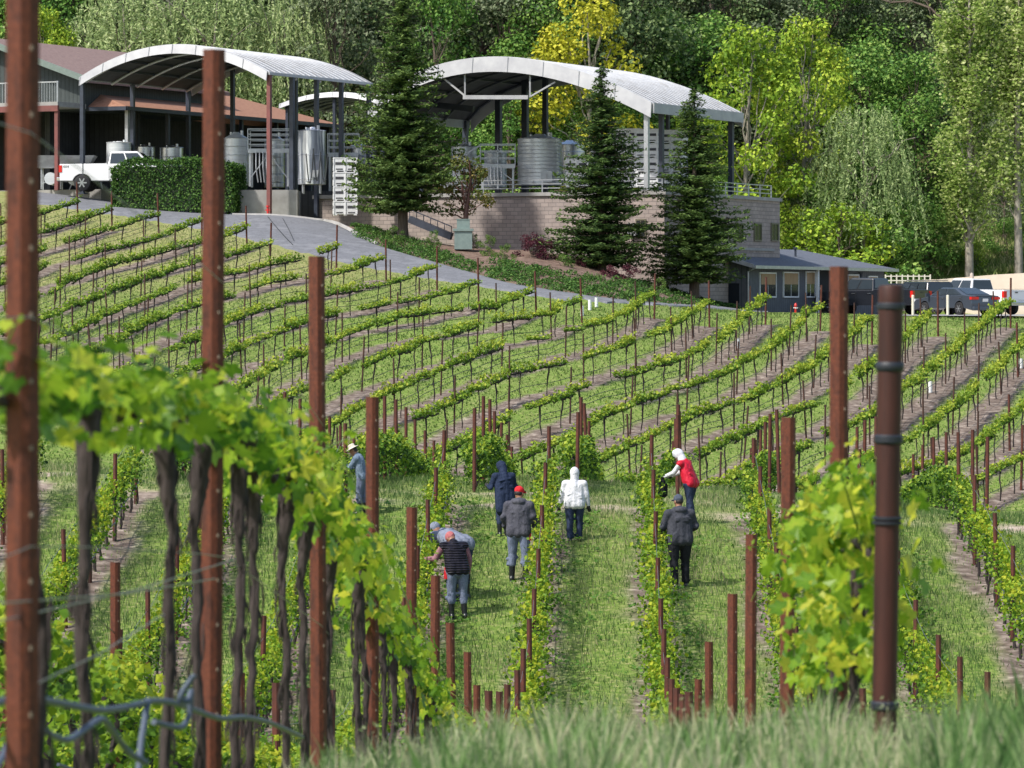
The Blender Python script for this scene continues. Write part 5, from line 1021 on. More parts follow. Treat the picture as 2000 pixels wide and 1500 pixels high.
def poplar(seed, H=14, W_=1.6, n=13000, s=.16):
    q = np.random.default_rng(seed); T = Geo(); g = Geo(); T.tube([(0, 0, -.6), (0, 0, 0), (.12, 0, H * .4), (-.05, 0, H * .75), (.1, 0, H)], [.17, .15, .1, .06, .015], 8); C = []; 
    for i in range(46):
        z = H * q.uniform(.12, .85); a = q.uniform(0, 6.283); L = H * q.uniform(.1, .2); d = np.array([math.cos(a) * .38, math.sin(a) * .38, 1]); e = np.array([0, 0, z]) + d * L * (1.15 - .5 * z / H); limb(T, (0, 0, z), e, .035, .008, q); 
        for t_ in (.35, .55, .75, .95, 1.1): C.append(np.array([0, 0, z]) + (e - [0, 0, z]) * t_ + q.normal(0, .14, 3))
    C = np.array(C); i = q.integers(0, len(C), n); P = C[i] + q.normal(0, .17, (n, 3)) * [1, 1, 1.9]; leaf_quads(g, P, q.normal(0, 1, (n, 3)), q.uniform(s * .6, s * 1.2, n), .7, 0); return T, g
def lm(n, *c): return leafmat(n, list(c), .25, .6, .2, .22)
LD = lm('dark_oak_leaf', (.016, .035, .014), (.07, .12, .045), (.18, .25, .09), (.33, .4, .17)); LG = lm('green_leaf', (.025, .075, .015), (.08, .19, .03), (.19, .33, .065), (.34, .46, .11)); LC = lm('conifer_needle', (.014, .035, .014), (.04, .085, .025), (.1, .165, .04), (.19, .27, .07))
LY = lm('golden_leaf', (.17, .2, .015), (.34, .36, .02), (.5, .48, .04), (.64, .6, .08)); LL = lm('lime_leaf', (.07, .15, .012), (.18, .3, .025), (.32, .44, .04), (.5, .55, .07)); LW = lm('willow_leaf', (.1, .15, .05), (.22, .31, .11), (.37, .46, .19), (.52, .58, .3))
LP = leafmat('poplar_leaf', [(.14, .23, .04), (.31, .43, .09), (.5, .58, .2), (.68, .7, .36)], .45, .6, .2, .2); LR = lm('purple_leaf', (.02, .006, .012), (.06, .015, .025), (.12, .03, .045), (.18, .06, .07)); LO_ = lm('bronze_leaf', (.05, .08, .015), (.11, .14, .03), (.25, .22, .06), (.4, .22, .08)); LS = lm('shrub_leaf', (.02, .06, .012), (.06, .13, .02), (.13, .22, .04), (.22, .3, .08)); LH = lm('hedge_leaf', (.015, .05, .01), (.04, .1, .018), (.08, .17, .03), (.14, .22, .05)); LGG = lm('grey_green_leaf', (.04, .055, .03), (.1, .14, .065), (.21, .25, .14), (.33, .37, .23))
def proto(tg, wm, lmat): T, g = tg; return T.mesh('trunk', wm, 60), g.mesh('crown', lmat)
PR = {'oak': [proto(broad(300 + i, 10, 3.6, 8000, .22, .2, 60, .2), wood, LD) for i in range(3)], 'green': [proto(broad(310 + i, 9, 3.2, 8500, .2, .12, 60, .16), wood, LG) for i in range(2)], 'ggreen': [proto(broad(315 + i, 10, 3.2, 7000, .2, .15, 55, .16), wood, LGG) for i in range(2)],
 'lime': [proto(broad(320 + i, 10, 2.6, 6500, .2, .25, 46, .13), wood_pale, LL) for i in range(2)], 'gold': [proto(broad(330, 9, 2.4, 6500, .19, .15, 50, .14), wood_pale, LY)], 'willow': [proto(weeping(340 + i, 8, 3.2, .19, 700), wood_pale, LW) for i in range(2)],
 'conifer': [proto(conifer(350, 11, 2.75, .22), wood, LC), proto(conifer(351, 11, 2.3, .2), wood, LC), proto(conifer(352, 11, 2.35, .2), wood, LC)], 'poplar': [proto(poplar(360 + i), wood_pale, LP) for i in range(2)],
 'shrub': [proto(broad(370 + i, 1.6, 1.0, 1500, .11, .02, 22, .04), wood, LS) for i in range(2)], 'purple': [proto(broad(380 + i, 1.9, .95, 1900, .1, .1, 26, .04), wood, LR) for i in range(2)], 'limeshrub': [proto(broad(385 + i, 3.2, 1.7, 3200, .14, .04, 30, .05), wood, LL) for i in range(2)], 'gshrub': [proto(broad(388 + i, 3.4, 1.8, 3500, .15, .04, 32, .05), wood, LG) for i in range(2)],
 'bronze': [proto(broad(390, 4.0, 1.15, 2600, .12, .32, 30, .13), M('red_bark', (.14, .06, .045), (.09, .045, .04)), LO_)]}
PH = {'oak': 10, 'green': 9, 'ggreen': 10, 'lime': 10, 'gold': 9, 'willow': 8, 'conifer': 11, 'poplar': 14, 'shrub': 1.6, 'purple': 1.9, 'limeshrub': 3.2, 'gshrub': 3.4, 'bronze': 4.0}
def tree(kind, px, pyt, d, h, label, cat='tree', group=None, wf=1.0, v=None, zb=None, name=None):
    """px photo column, pyt photo row of the top (or None), h height in metres"""
    X = (px - 1000) / F * d; z = float(gz(X, d)) if zb is None else zb
    if pyt is not None: h = (600 - pyt) / F * d - z
    tm, cm = PR[kind][v if v is not None else rng.integers(len(PR[kind]))]; s_ = h / PH[kind]
    o = thing(name or {'conifer': 'conifer_tree', 'willow': 'weeping_tree', 'poplar': 'poplar_tree', 'shrub': 'shrub', 'purple': 'shrub', 'limeshrub': 'shrub', 'gshrub': 'shrub'}.get(kind, 'broadleaf_tree'), label, cat, (X, d, z), rnd(0, 6.28), group); o.scale = (s_ * wf, s_ * wf, s_)
    obj('trunk', tm, o); obj('crown', cm, o); return o
def zpx(py, d): return (600 - py) / F * d
# main trees
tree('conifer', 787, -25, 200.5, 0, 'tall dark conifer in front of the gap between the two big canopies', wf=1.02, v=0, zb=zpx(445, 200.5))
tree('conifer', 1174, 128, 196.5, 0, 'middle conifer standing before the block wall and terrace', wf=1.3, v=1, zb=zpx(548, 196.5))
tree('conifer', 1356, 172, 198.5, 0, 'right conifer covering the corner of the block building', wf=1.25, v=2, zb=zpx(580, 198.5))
tree('bronze', 907, 305, 200, 0, 'small bronze-leaved tree with reddish trunk beside the utility cabinet', zb=zpx(470, 200), wf=1.1)
for kind, px, pt, d, lab, wf in (
 ('gold', 1148, 2, 247, 'bright golden-yellow tree rising behind the right canopy', 1.05), ('lime', 1462, 55, 246, 'yellow-green tree with a pale slim trunk right of the right conifer', .95), ('lime', 1575, 40, 250, 'vivid lime tree on the wooded slope right of the pale-trunked tree', .85),
 ('green', 1690, 90, 262, 'broad mid-green tree above the weeping birch', 1.15), ('green', 1790, 120, 260, 'dense green tree left of the tall poplar', 1.0), ('willow', 1690, 205, 245.5, 'pale weeping birch at the foot of the slope right of the annex', .9), ('poplar', 1893, -60, 246.5, 'tall upright pale-trunked poplar near the right edge', 1.35), ('poplar', 1990, -90, 247, 'pale poplar cut by the right edge of the view', 1.3), ('ggreen', 1960, 240, 256, 'grey-green tree low between the two poplars', .8),
 ('willow', 245, -30, 246, 'grey-green weeping tree behind the brown winery roof', 1.1), ('willow', 420, -40, 246.5, 'drooping pale willow above the left canopy', 1.15), ('willow', 560, -10, 247, 'drooping willow above the right end of the left canopy', .9), ('lime', 92, 20, 244, 'yellow-green tree beside the first foreground post', .8),
 ('ggreen', 655, -60, 247, 'tall brownish evergreen left of the tall conifer', .8), ('green', 850, -20, 248, 'dark green tree right of the tall conifer top', .8), ('green', 1000, 190, 246, 'fresh green tree seen through the open right canopy', 1.1), ('green', 1110, 215, 248, 'second fresh green tree seen under the right canopy', 1.1), ('lime', 640, 240, 250, 'sunlit lime tree seen under the left canopy roof', 1.0), ('lime', 700, 225, 252, 'second sunlit lime tree seen below the left canopy', .9), ('green', 880, 220, 249, 'leafy tree behind the left posts of the terrace canopy', 1.1), ('green', 1230, 200, 250, 'green tree behind the bins on the terrace', 1.0), ('lime', 1340, 210, 252, 'pale green tree behind the right end of the terrace canopy', .8), ('green', 1400, 330, 246, 'bushy green tree right of the right conifer behind the terrace rail', .9), ('green', 480, 205, 250, 'green tree over the rust roof under the left canopy', .9), ('ggreen', 1540, 250, 252, 'grey-green tree below the lime trees right of the terrace', .9)):
    tree(kind, px, pt, d, 0, lab, wf=wf)
for kind, px, pt, d, lab, wf in (('limeshrub', 1640, 405, 243.5, 'large yellow-green bush behind the annex roof end', 1.2), ('gshrub', 1725, 400, 245.5, 'rounded green bush right of the yellow-green bush', 1.1), ('gshrub', 1790, 395, 247, 'dark rounded bush on the slope above the stone wall', 1.0), ('gshrub', 1850, 420, 249, 'glossy green bush left of the poplar trunks', .9), ('limeshrub', 1580, 440, 246, 'light green bush beside the block building corner', 1.0), ('limeshrub', 1905, 470, 248, 'small pale bush on the grass above the tan wall', .9), ('gshrub', 1965, 430, 251, 'olive bush near the right edge above the tan wall', 1.1), ('limeshrub', 1545, 400, 247, 'pale green bush touching the block building corner', 1.0), ('gshrub', 1690, 300, 248.5, 'tall green thicket under the weeping birch', 1.0)):
    tree(kind, px, pt, d, 0, lab, 'shrub', wf=wf)
for kind, px, yt, yb, d, lab, wf in (('purple', 1038, 458, 520, 195, 'dark purple-leaved bush at the foot of the sunlit block wall', 1.0), ('purple', 1065, 470, 520, 195.6, 'purple-leaved bush just right of the dark purple one', 1.0), ('purple', 1232, 520, 566, 194, 'low purple bush between the middle and right conifers', 1.0), ('purple', 1135, 510, 545, 195, 'small dark purple bush left of the middle conifer trunk', .9), ('shrub', 955, 462, 497, 195, 'small fresh green bush right of the utility cabinet', .8), ('shrub', 925, 458, 485, 197, 'little green bush touching the utility cabinet', .8), ('shrub', 848, 452, 478, 196, 'low green bush on the mulch above the road bend', .9), ('shrub', 985, 480, 512, 192, 'round green bush left of the purple bushes on the bank', 1.0), ('purple', 1190, 520, 560, 193, 'dark purple bush behind the middle conifer trunk', 1.0), ('shrub', 1100, 500, 535, 192.5, 'green bush below the sunlit wall left of the middle conifer', 1.1), ('shrub', 770, 445, 475, 195, 'green bush under the left conifer', 1.1), ('shrub', 1290, 545, 575, 193, 'low green bush by the right conifer', .9)):
    tree(kind, px, yt, d, 0, lab, 'shrub', wf=wf, zb=zpx(yb, d))
# clipped hedge
q = np.random.default_rng(5); g = Geo(); n = 17000; cx = (W(232, 0, 207)[0] + W(470, 0, 207)[0]) / 2; hw = (W(470, 0, 207)[0] - W(232, 0, 207)[0]) / 2; zb_, zt_ = 4.75, 7.35
f_ = q.integers(0, 5, n); u = q.uniform(-1, 1, n); v = q.uniform(0, 1, n); P = np.zeros((n, 3)); N = np.zeros((n, 3))
for k, (pp, nn) in enumerate((((u * hw, -1.0 + 0 * u, v), (0, -1, 0)), ((u * hw, 1.0 + 0 * u, v), (0, 1, 0)), ((-hw + 0 * u, u, v), (-1, 0, 0)), ((hw + 0 * u, u, v), (1, 0, 0)), ((u * hw, 2 * v - 1, 1 + 0 * u), (0, 0, 1)))):
    m_ = f_ == k; P[m_] = np.c_[pp[0], pp[1], pp[2]][m_]; N[m_] = nn
P[:, 2] = zb_ + P[:, 2] * (zt_ - zb_); rr = np.maximum(abs(P[:, 0]) / hw, 0) ** 6; P[:, 2] -= rr * .35 * (P[:, 2] > 7); P += q.normal(0, .07, (n, 3)) + .09 * np.sin(P * 2.3)[:, [1, 2, 0]]
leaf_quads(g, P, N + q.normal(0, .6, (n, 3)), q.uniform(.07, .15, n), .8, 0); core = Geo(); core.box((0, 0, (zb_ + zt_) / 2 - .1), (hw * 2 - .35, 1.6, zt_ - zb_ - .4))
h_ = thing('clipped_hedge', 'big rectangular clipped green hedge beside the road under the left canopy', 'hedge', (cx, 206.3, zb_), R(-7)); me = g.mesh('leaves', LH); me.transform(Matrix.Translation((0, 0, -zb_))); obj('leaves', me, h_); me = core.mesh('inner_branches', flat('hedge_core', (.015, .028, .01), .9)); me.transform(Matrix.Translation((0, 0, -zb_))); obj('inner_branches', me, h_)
# ground cover along the road
g = Geo(); C = []
for _ in range(760):
    px = q.uniform(690, 1440); up = np.interp(px, UP[:, 0], UP[:, 1])
    w_ = 30 if px < 860 else (22 if px < 960 else 40); py = up - q.uniform(-1, w_) ** (1 if px < 960 else 1)
    if 880 < px < 960 and q.uniform() < .5: continue
    d = hit(px, py, 176, 206); X = (px - 1000) / F * d; C.append((X, d, float(gz(X, d)) + .08))
leafball(g, np.array(C), .28, 30000, .11, 0, q, .6); o = tag(obj('ground_cover', g.mesh('ground_cover', LH)), 'low dark green ground cover along the uphill edge of the road', 'ground cover'); o['kind'] = 'stuff'
g = Geo(); X, Y, u = scatter(26000, 1535, 2080, 245, 268); blades(g, np.stack([X, Y, gz(X, Y)], 1), rnd(.15, .5, 26000), rnd(.06, .14, 26000), .8, 0, np.clip(.45 + .2 * np.sin(X * 1.3) + rnd(-.4, .45, 26000), 0, 1)); o = tag(obj('slope_grass', g.mesh('slope_grass', grassH)), 'rough yellow-green grass on the slope above the tan wall', 'grass'); o['kind'] = 'stuff'
# wooded hillside behind: three ranks
rank = [(256, 62, 0), (272, 66, 1), (292, 74, 2)]; nm = {'oak': 'dark oak', 'ggreen': 'grey-green tree', 'green': 'mid-green tree', 'conifer': 'slender dark conifer'}
for d0, stp, ri in rank:
    kinds = []; n = 0
    for px in np.arange(-40 + 20 * ri, 2080, stp):
        d = d0 + rnd(-4, 4); kd = ['oak', 'oak', 'ggreen', 'green', 'conifer'][rng.integers(5)]
        if px > 1500 and ri == 0: continue
        if 1480 < px < 1900 and kd == 'conifer': kd = 'oak'
        tree(kd, px + rnd(-14, 14), None, d, rnd(8.5, 12) + (1.5 if ri == 0 and px < 1300 else 0), '%s on the wooded hillside, %s from the left in the %s rank' % (nm[kd], ordw(n), ('front', 'middle', 'back')[ri]), 'tree', 'trees covering the hill behind the winery', wf=rnd(.85, 1.15)); n += 1
for px, a, c_ in ((1745, (1720, 0), (1850, 40)),):     # bare dark limb of a leaning tree high at the right
    g = Geo(); P = [W(1905, 190, 249), W(1880, 110, 249), W(1850, 45, 249), W(1815, 15, 249.5), W(1780, 2, 250), W(1740, 5, 250.5), W(1700, -8, 251)]
    g.tube(P, [.1, .1, .09, .08, .07, .05, .02], 8)
    for k in range(2, 6):
        for _ in range(4): e = P[k] + q.normal(0, .8, 3) + [0, 0, .4]; limb(g, P[k], e, .04, .008, q, 5)
    tag(obj('bare_tree', g.mesh('bare_tree', wood, 60)), 'leafless dark leaning tree limb crossing high in front of the poplar', 'tree')
# downed branches and a fallen stick on the road
g = Geo(); P = [W(x, y, hit(x, y, 170, 205)) + np.array([0, 0, .1]) for x, y in ((523, 427), (542, 450), (560, 470), (572, 482))]; g.tube(P, .018, 5); P = [W(x, y, hit(x, y, 170, 205)) + np.array([0, 0, .1]) for x, y in ((552, 430), (564, 452), (574, 474))]; g.tube(P, .014, 5)
tag(obj('fallen_cable', g.mesh('fallen_cable', hose_dk)), 'two thin dark cables lying across the road near the row ends', 'cable')
# ---------------------------------------------------------------- people
def cloth(name, c1, c2, rough=.85, sc=30, wave=0, bmp=.006):
    m, t, b = nodes(name); b.inputs['Roughness'].default_value = rough; b.inputs['Specular IOR Level'].default_value = .2; n = noise(t, sc, 6); n2 = noise(t, 6, 4, sx=(1, 1, .6))
    mx = t.nodes.new('ShaderNodeMath'); mx.operation = 'ADD'; t.links.new(n, mx.inputs[0]); t.links.new(n2, mx.inputs[1]); mu = t.nodes.new('ShaderNodeMath'); mu.operation = 'MULTIPLY'; mu.inputs[1].default_value = .5; t.links.new(mx.outputs[0], mu.inputs[0])
    t.links.new(ramp(t, mu.outputs[0], [(.38, c1), (.62, c2)]), b.inputs['Base Color'])
    if wave:
        tc = t.nodes.new('ShaderNodeTexCoord'); wv = t.nodes.new('ShaderNodeTexWave'); wv.bands_direction = 'Z'; wv.inputs['Scale'].default_value = wave; wv.inputs['Distortion'].default_value = .6; t.links.new(tc.outputs['Object'], wv.inputs[0]); bump(t, b, wv.outputs[1], .04, .9)
    else: bump(t, b, n2, .05, .9)
    return m
skin = M('skin', (.3, .15, .09), (.26, .12, .075), 8, .5); hairm = flat('dark_hair', (.02, .014, .012), .6); bootm = flat('black_rubber_boot', (.012, .013, .016), .35); glovem = flat('dark_glove', (.02, .02, .022), .8)
navy = cloth('navy_fleece', (.012, .02, .045), (.022, .033, .07)); char = cloth('charcoal_fleece', (.045, .045, .06), (.085, .085, .105)); char2 = cloth('dark_charcoal_fleece', (.03, .032, .042), (.06, .062, .078)); whitef = cloth('white_fleece', (.5, .5, .54), (.68, .68, .72)); jeang = cloth('grey_blue_denim', (.09, .11, .17), (.2, .23, .33), sc=60)
jeand = cloth('dark_navy_denim', (.018, .027, .06), (.04, .055, .105), sc=60); blackt = cloth('black_trousers', (.01, .011, .015), (.022, .023, .03)); redv = cloth('red_quilted_vest', (.45, .01, .025), (.6, .02, .05), .5, 12); blackv = cloth('black_puffer_vest', (.012, .012, .02), (.022, .02, .03), .45, 12, 7)
mauve = cloth('mauve_sleeve', (.2, .09, .11), (.3, .15, .17)); beige_r = cloth('reddish_knit_hat', (.3, .08, .09), (.42, .15, .15), sc=50); redc = cloth('red_cap_cloth', (.5, .015, .02), (.62, .03, .04)); greyj = cloth('grey_fleece', (.13, .15, .2), (.22, .24, .31)); denimj = cloth('blue_denim_jacket', (.1, .14, .2), (.2, .26, .34), sc=50); straw = cloth('straw_hat', (.5, .45, .38), (.66, .6, .52), sc=60); capm = cloth('blue_grey_cap', (.04, .05, .075), (.08, .095, .13))
def solid(name, g, mat, vox, parent, smooth=4, k=.6):
    """one continuous surface from overlapping tapered limbs"""
    me = g.mesh('tmp', mat); o = bpy.data.objects.new('tmp', me); COL.objects.link(o)
    r = o.modifiers.new('r', 'REMESH'); r.mode = 'VOXEL'; r.voxel_size = vox; s = o.modifiers.new('s', 'SMOOTH'); s.iterations = smooth; s.factor = k
    bpy.context.view_layer.update(); me2 = bpy.data.meshes.new_from_object(o.evaluated_get(bpy.context.evaluated_depsgraph_get())); bpy.data.objects.remove(o); bpy.data.meshes.remove(me)
    me2.name = name; me2.polygons.foreach_set('use_smooth', np.ones(len(me2.polygons), bool)); me2.materials.clear(); me2.materials.append(mat); return obj(name, me2, parent)
def V3(*a): return np.array(a, float)
def rotx(p, a, c): c_, s_ = math.cos(a), math.sin(a); q = p - c; return c + V3(q[0], q[1] * c_ - q[2] * s_, q[1] * s_ + q[2] * c_)
def person(label, px, d, py_feet, h, yaw, lean=5, head=(0, 10), armL=None, armR=None, legs=None, top=char, trousers=jeand, vest=None, headwear='hood', hw_mat=None, hood_down=False, gloves=True, boots='tall', stout=1.0, coat=0., knee=None):
    """local frame: +y is where the figure faces, x to its right, 1.75 m tall before scaling"""
    X = (px - 1000) / F * d; z = float(gz(X, d)); o = thing('person', label, 'person', (X, d, z - .03), R(yaw)); s_ = h / 1.75; o.scale = (s_, s_, s_)
    legs = legs or ((-.12, .02), (.12, -.04)); ln = R(-lean); PV = V3(0, 0, .93); up = lambda x, y, zz: rotx(V3(x, y, zz), ln, PV)
    W_ = stout; sh = {-1: up(-.185 * W_, 0, 1.40), 1: up(.185 * W_, 0, 1.40)}; neck = up(0, .01, 1.47); hd = neck + rotx(V3(0, .03, .155), R(-lean * .6 - head[1]), V3(0, 0, 0)); ha = R(-lean * .6 - head[1])
    arms = {-1: armL or ((-.05, .03, -.28), (-.03, .12, -.25)), 1: armR or ((.05, .03, -.28), (.03, .12, -.25))}; el = {}; wr = {}
    for s in (-1, 1): el[s] = sh[s] + V3(*arms[s][0]); wr[s] = el[s] + V3(*arms[s][1])
    kn = {}; an = {}; hip = {}
    for s, (lx, ly) in zip((-1, 1), legs):
        hip[s] = V3(.095 * s * W_, 0, .9); an[s] = V3(lx, ly, .09); kn[s] = (hip[s] + an[s]) / 2 + V3(0, .035 if knee is None else knee, .03)
    rot = (ha, 0, R(head[0]))
    # body: one continuous mesh
    g = Geo(); g.cap(up(0, .01, .95), up(0, .01, 1.32), .1, .105); g.cap(sh[-1] - V3(0, 0, .02), sh[1] - V3(0, 0, .02), .046, .046); g.cap(up(0, 0, 1.35), neck, .08, .056); g.cap(neck - V3(0, 0, .03), hd, .056, .055)
    g.ell(hd, (.076, .095, .115), 0, rot); E = Euler(rot).to_matrix(); hp = lambda x, y, zz: hd + np.array(E @ Vector((x, y, zz)))
    g.ell(hp(0, .098, -.01), (.014, .02, .022)); g.ell(hp(0, .085, -.06), (.03, .016, .01)); g.ell(hp(-.078, 0, -.01), (.012, .02, .032)); g.ell(hp(.078, 0, -.01), (.012, .02, .032)); g.ell(hp(0, .07, -.09), (.03, .03, .025))
    for s in (-1, 1):
        g.cap(sh[s] - V3(0, 0, .01), el[s], .046, .038); g.cap(el[s], wr[s], .038, .028); g.cap(hip[s], kn[s], .08, .055); g.cap(kn[s], an[s], .054, .038); g.cap(an[s], an[s] + V3(0, .13, -.05), .04, .032)
        hv = wr[s] - el[s]; hv /= np.linalg.norm(hv); sd = np.cross(hv, V3(0, 0, 1) if abs(hv[2]) < .8 else V3(0, 1, 0)); sd /= np.linalg.norm(sd); nn = np.cross(hv, sd); pc = wr[s] + hv * .075
        g.cap(wr[s], pc, .03, .036)
        for k, (q, L) in enumerate(((-.03, .065), (-.01, .078), (.01, .072), (.03, .055))):
            a = pc + sd * q + hv * .02; b_ = a + hv * L * .55 - nn * .012; g.cap(a, b_, .0115, .01, 8); g.cap(b_, b_ + hv * L * .35 - nn * .03, .01, .009, 8)
        t0 = wr[s] + hv * .03 - sd * .03; g.cap(t0, t0 + hv * .045 - sd * .028 - nn * .015, .013, .011, 8)
    solid('body', g, skin, .011, o, 2)
    g = Geo()
    for s in (-1, 1): g.ell(hp(.032 * s, .088, .018), (.014, .008, .008))
    obj('eyes', g.mesh('eyes', flat('eye', (.02, .015, .012), .2), 60), o)
    if gloves:
        g = Geo()
        for s in (-1, 1):
            hv = wr[s] - el[s]; hv /= np.linalg.norm(hv); sd = np.cross(hv, V3(0, 0, 1) if abs(hv[2]) < .8 else V3(0, 1, 0)); sd /= np.linalg.norm(sd); nn = np.cross(hv, sd); pc = wr[s] + hv * .075; g.cap(wr[s] - hv * .01, pc, .036, .041)
            for q, L in ((-.03, .065), (-.01, .078), (.01, .072), (.03, .055)): a = pc + sd * q + hv * .02; b_ = a + hv * L * .55 - nn * .012; g.cap(a, b_, .0145, .0135, 8); g.cap(b_, b_ + hv * L * .35 - nn * .03, .0135, .0125, 8)
            t0 = wr[s] + hv * .03 - sd * .03; g.cap(t0, t0 + hv * .045 - sd * .028 - nn * .015, .0165, .0145, 8)
        solid('gloves', g, glovem, .009, o, 2)
    # trousers
    g = Geo(); g.cap(hip[-1], hip[1], .115 * W_, .115 * W_); g.ell(V3(-.07, -.03, .88), (.1, .1, .11)); g.ell(V3(.07, -.03, .88), (.1, .1, .11)); g.cap(V3(0, 0, .9), up(0, 0, 1.0), .13 * W_, .135 * W_)
    q = np.random.default_rng(int(px))
    for s in (-1, 1):
        g.cap(hip[s], kn[s], .108 * W_, .08); low = kn[s] + (an[s] - kn[s]) * (.45 if boots == 'tall' else .86); g.cap(kn[s], low, .08, .072)
        for k in range(5): a = kn[s] + (low - kn[s]) * q.uniform(-.2, 1) + V3(q.normal(0, .02), q.normal(0, .02), 0); g.cap(a - V3(.055, 0, .01), a + V3(.055, 0, .012), .03, .03, 8)
    solid('trousers', g, trousers, .014, o, 3)
    g = Geo()
    for s in (-1, 1):
        t0 = kn[s] + (an[s] - kn[s]) * (.35 if boots == 'tall' else .75); g.cap(t0, an[s] - V3(0, 0, .01), .064, .052); g.cap(an[s] - V3(0, .03, .02), an[s] + V3(0, .14, -.05), .05, .042); g.box(an[s] + V3(0, .05, -.085), (.095, .27, .025))
    solid('boots', g, bootm, .012, o, 2)
    # jacket
    g = Geo(); low = .86 - coat
    bw = .085 * W_
    for sx in (-1, 1):
        g.cap(up(sx * bw, 0, 1.0), up(sx * bw, -.005, 1.33), .122 * W_, .118); 
    g.cap(up(0, .0, 1.0), up(0, -.012, 1.34), .14 * W_, .135); g.cap(up(-bw, -.01, .98), up(-bw * 1.1, -.018, low + .06), .124 * W_, .12 * W_); g.cap(up(bw, -.01, .98), up(bw * 1.1, -.018, low + .06), .124 * W_, .12 * W_); g.cap(up(0, -.01, .98), up(0, -.025, low + .05), .126 * W_, .12 * W_)
    g.cap(sh[-1] * [.96, 1, 1] - V3(0, 0, .012), sh[1] * [.96, 1, 1] - V3(0, 0, .012), .092, .092); g.cap(up(0, -.03, 1.3), up(0, -.03, 1.42), .12, .09); g.cap(up(0, 0, 1.36), neck - V3(0, 0, .01), .12, .085)
    for k in range(9):
        zz = q.uniform(.9, 1.3); a_ = up(q.uniform(-.14, 0) * W_, -.112 * W_, zz); b_ = up(q.uniform(.02, .15) * W_, -.112 * W_, zz + q.normal(0, .06)); g.cap(a_, b_, .02, .017, 8)
    if hood_down: g.ell(up(0, -.075, 1.455), (.125, .075, .06)); g.cap(up(-.09, -.02, 1.47), up(.09, -.02, 1.47), .055, .055)
    if vest is None:
        for s in (-1, 1):
            g.cap(sh[s] - V3(0, 0, .01), el[s], .077, .062); g.cap(el[s], wr[s] + (el[s] - wr[s]) * .04, .062, .046)
            for k in range(4): a = el[s] + (wr[s] - el[s]) * q.uniform(-.35, .5); g.cap(a - V3(.02, .02, .01), a + V3(.012, .012, .02), .052, .05, 8)
        solid('jacket', g, top, .014, o, 2)
    else:
        solid('vest', g, vest, .014, o, 2); g = Geo(); g.cap(sh[-1], sh[1], .052, .052)
        for s in (-1, 1): g.cap(sh[s] * [1.06, 1, 1] - V3(0, 0, .02), el[s], .066, .058); g.cap(el[s], wr[s], .058, .042)
        solid('sleeves', g, top, .013, o, 2)
    hm = hw_mat or top
    if headwear == 'hood':
        g = Geo(); g.ell(hp(0, -.022, .022), (.112, .118, .138), 0, rot); g.cap(hp(0, -.03, -.06), neck - V3(0, 0, .0), .1, .098); g.cap(hp(0, .03, .09), hp(0, .06, .055), .075, .06); solid('hood', g, hm, .012, o, 2)
    elif headwear == 'cap':
        g = Geo(); g.ell(hp(0, -.01, .045), (.087, .105, .085), 0, rot); g.ell(hp(0, .115, .045), (.065, .075, .012), 0, rot); g.ell(hp(0, -.01, .13), (.012, .012, .01)); solid('cap', g, hm, .009, o, 1)
        g = Geo(); g.ell(hp(0, -.022, -.005), (.079, .083, .075), 0, rot); solid('hair', g, hairm, .01, o, 1)
    elif headwear == 'straw':
        g = Geo(); g.tube([hp(0, 0, .05), hp(0, 0, .055), hp(0, 0, .075)], [.17, .172, .1], 28); g.tube([hp(0, 0, .07), hp(0, 0, .15), hp(0, 0, .165)], [.092, .08, .04], 24); solid('hat', g, hm, .009, o, 1); g = Geo(); g.ell(hp(0, -.02, .0), (.08, .09, .08)); solid('hair', g, hairm, .01, o, 1)
    else:
        g = Geo(); g.ell(hp(0, -.012, .03), (.09, .108, .1), 0, rot); solid('beanie', g, hm, .01, o, 1)
    return o, wr, s_
def pd(px, py, lo=64, hi=92): return hit(px, py, lo, hi)
P = {}
P['cap'] = person('person in red cap, charcoal hoodie and grey jeans tucked in black boots, seen from behind', 1013, pd(1013, 1133), 1140, 1.86, -6, 4, (-28, 14), ((-.06, .02, -.27), (.02, .16, -.2)), ((.07, .03, -.27), (.03, .17, -.2)), ((-.13, .06), (.14, -.05)), char, jeang, headwear='cap', hw_mat=redc, hood_down=True, stout=1.1)
P['white'] = person('person in white hooded sweatshirt and dark jeans walking away up the aisle', 1122, pd(1122, 1058), 1062, 1.52, -4, 3, (0, 4), ((-.07, -.0, -.27), (-.05, .04, -.24)), ((.06, 0, -.27), (.04, .04, -.24)), ((-.1, -.1), (.11, .1)), whitef, jeand, stout=1.2, boots='low')
P['navy'] = person('person in long navy hooded coat with head bowed beyond the red cap', 986, pd(986, 1045), 1048, 1.56, 25, 8, (20, 26), ((-.09, .05, -.26), (.04, .2, .02)), ((.08, .05, -.26), (-.06, .2, .0)), None, navy, jeand, coat=.28, stout=1.18)
P['vest'] = person('person in black puffer vest with mauve sleeves and reddish knit hat working at the vines', 893, pd(893, 1207, 60), 1215, 1.74, 20, 24, (20, 40), ((-.13, .06, -.24), (-.12, .22, -.02)), ((.09, -.02, -.27), (.0, .06, -.25)), ((-.1, .02), (.14, -.02)), mauve, jeang, vest=blackv, headwear='beanie', hw_mat=beige_r, stout=1.12)
P['bent'] = person('person in grey fleece bent over double behind the puffer vest', 900, pd(893, 1207, 60) + 1.5, 1180, 2.0, 40, 72, (0, 10), ((-.03, .05, -.28), (0, .06, -.22)), ((.04, .06, -.28), (.02, .06, -.22)), ((-.13, .0), (.13, .0)), greyj, jeand, stout=1.2, headwear='beanie', hw_mat=greyj)
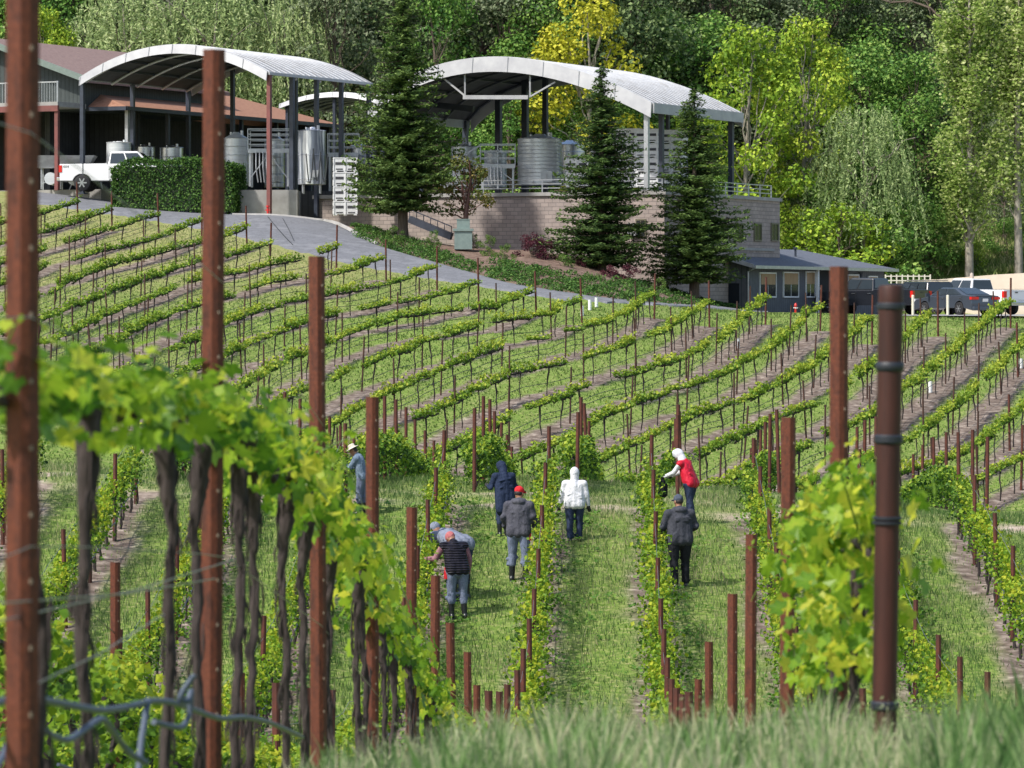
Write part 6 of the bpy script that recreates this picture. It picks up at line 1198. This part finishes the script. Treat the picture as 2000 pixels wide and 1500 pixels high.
P['red'] = person('person in red quilted vest over white hooded top leaning over the vine row', 1349, pd(1349, 1020), 1022, 1.62, 62, 20, (10, 22), ((-.02, .16, -.22), (.0, .22, -.08)), ((.0, .17, -.2), (-.02, .22, -.1)), ((-.1, -.12), (.12, .1)), whitef, jeand, vest=redv, hw_mat=whitef, stout=1.15, boots='low')
P['hood'] = person('person in dark charcoal hoodie and blue-grey cap with hands in front, right aisle', 1328, pd(1328, 1148), 1155, 1.82, 14, 3, (20, 12), ((-.09, .03, -.26), (.07, .18, -.08)), ((.09, .03, -.26), (-.07, .18, -.08)), ((-.11, -.06), (.13, .07)), char2, blackt, headwear='cap', hw_mat=capm, hood_down=True, stout=1.2, boots='low')
P['straw'] = person('person in straw hat and denim jacket half hidden by a foreground post', 707, 85.5, 990, 1.5, 75, 12, (10, 20), ((-.02, .14, -.22), (.0, .2, .0)), ((.02, .14, -.22), (0, .2, .02)), None, denimj, jeang, headwear='straw', hw_mat=straw)
# things carried
def carried(name, key, hand, g, mat, label, cat, off=(0, 0, 0)):
    o, wr, s_ = P[key]; bpy.context.view_layer.update(); p = o.matrix_world @ Vector(tuple(wr[hand] + np.array(off))); q = obj(name, g.mesh(name, mat, 50), None, p); tag(q, label, cat); return q
g = Geo(); g.tube([(0, 0, 0), (0, 0, -.1), (0, .01, -.2), (0, 0, -.42), (0, 0, -.5)], [.03, .09, .11, .12, .05], 12, twist=1 + .1 * rng.normal(size=(5, 12))); carried('sack', 'red', -1, g, blackt, 'limp black sack held over the vines by the red-vested worker', 'sack', (0, .1, .02))
for key, off, lab in (('cap', (.2, -.02, -.1), 'small red holstered pruning tool at the hip of the red-capped worker'), ('vest', (-.22, .02, -.1), 'small red pruning tool pouch at the hip of the puffer vest')):
    o, wr, s_ = P[key]; bpy.context.view_layer.update(); p = o.matrix_world @ Vector((off[0], off[1], .93 + off[2])); g = Geo(); g.box((0, 0, 0), (.06, .08, .14)); g.cyl((0, 0, .05), (0, .02, .14), .02, 8); tag(obj('tool_pouch', g.mesh('tool_pouch', redc), None, p), lab, 'pouch')
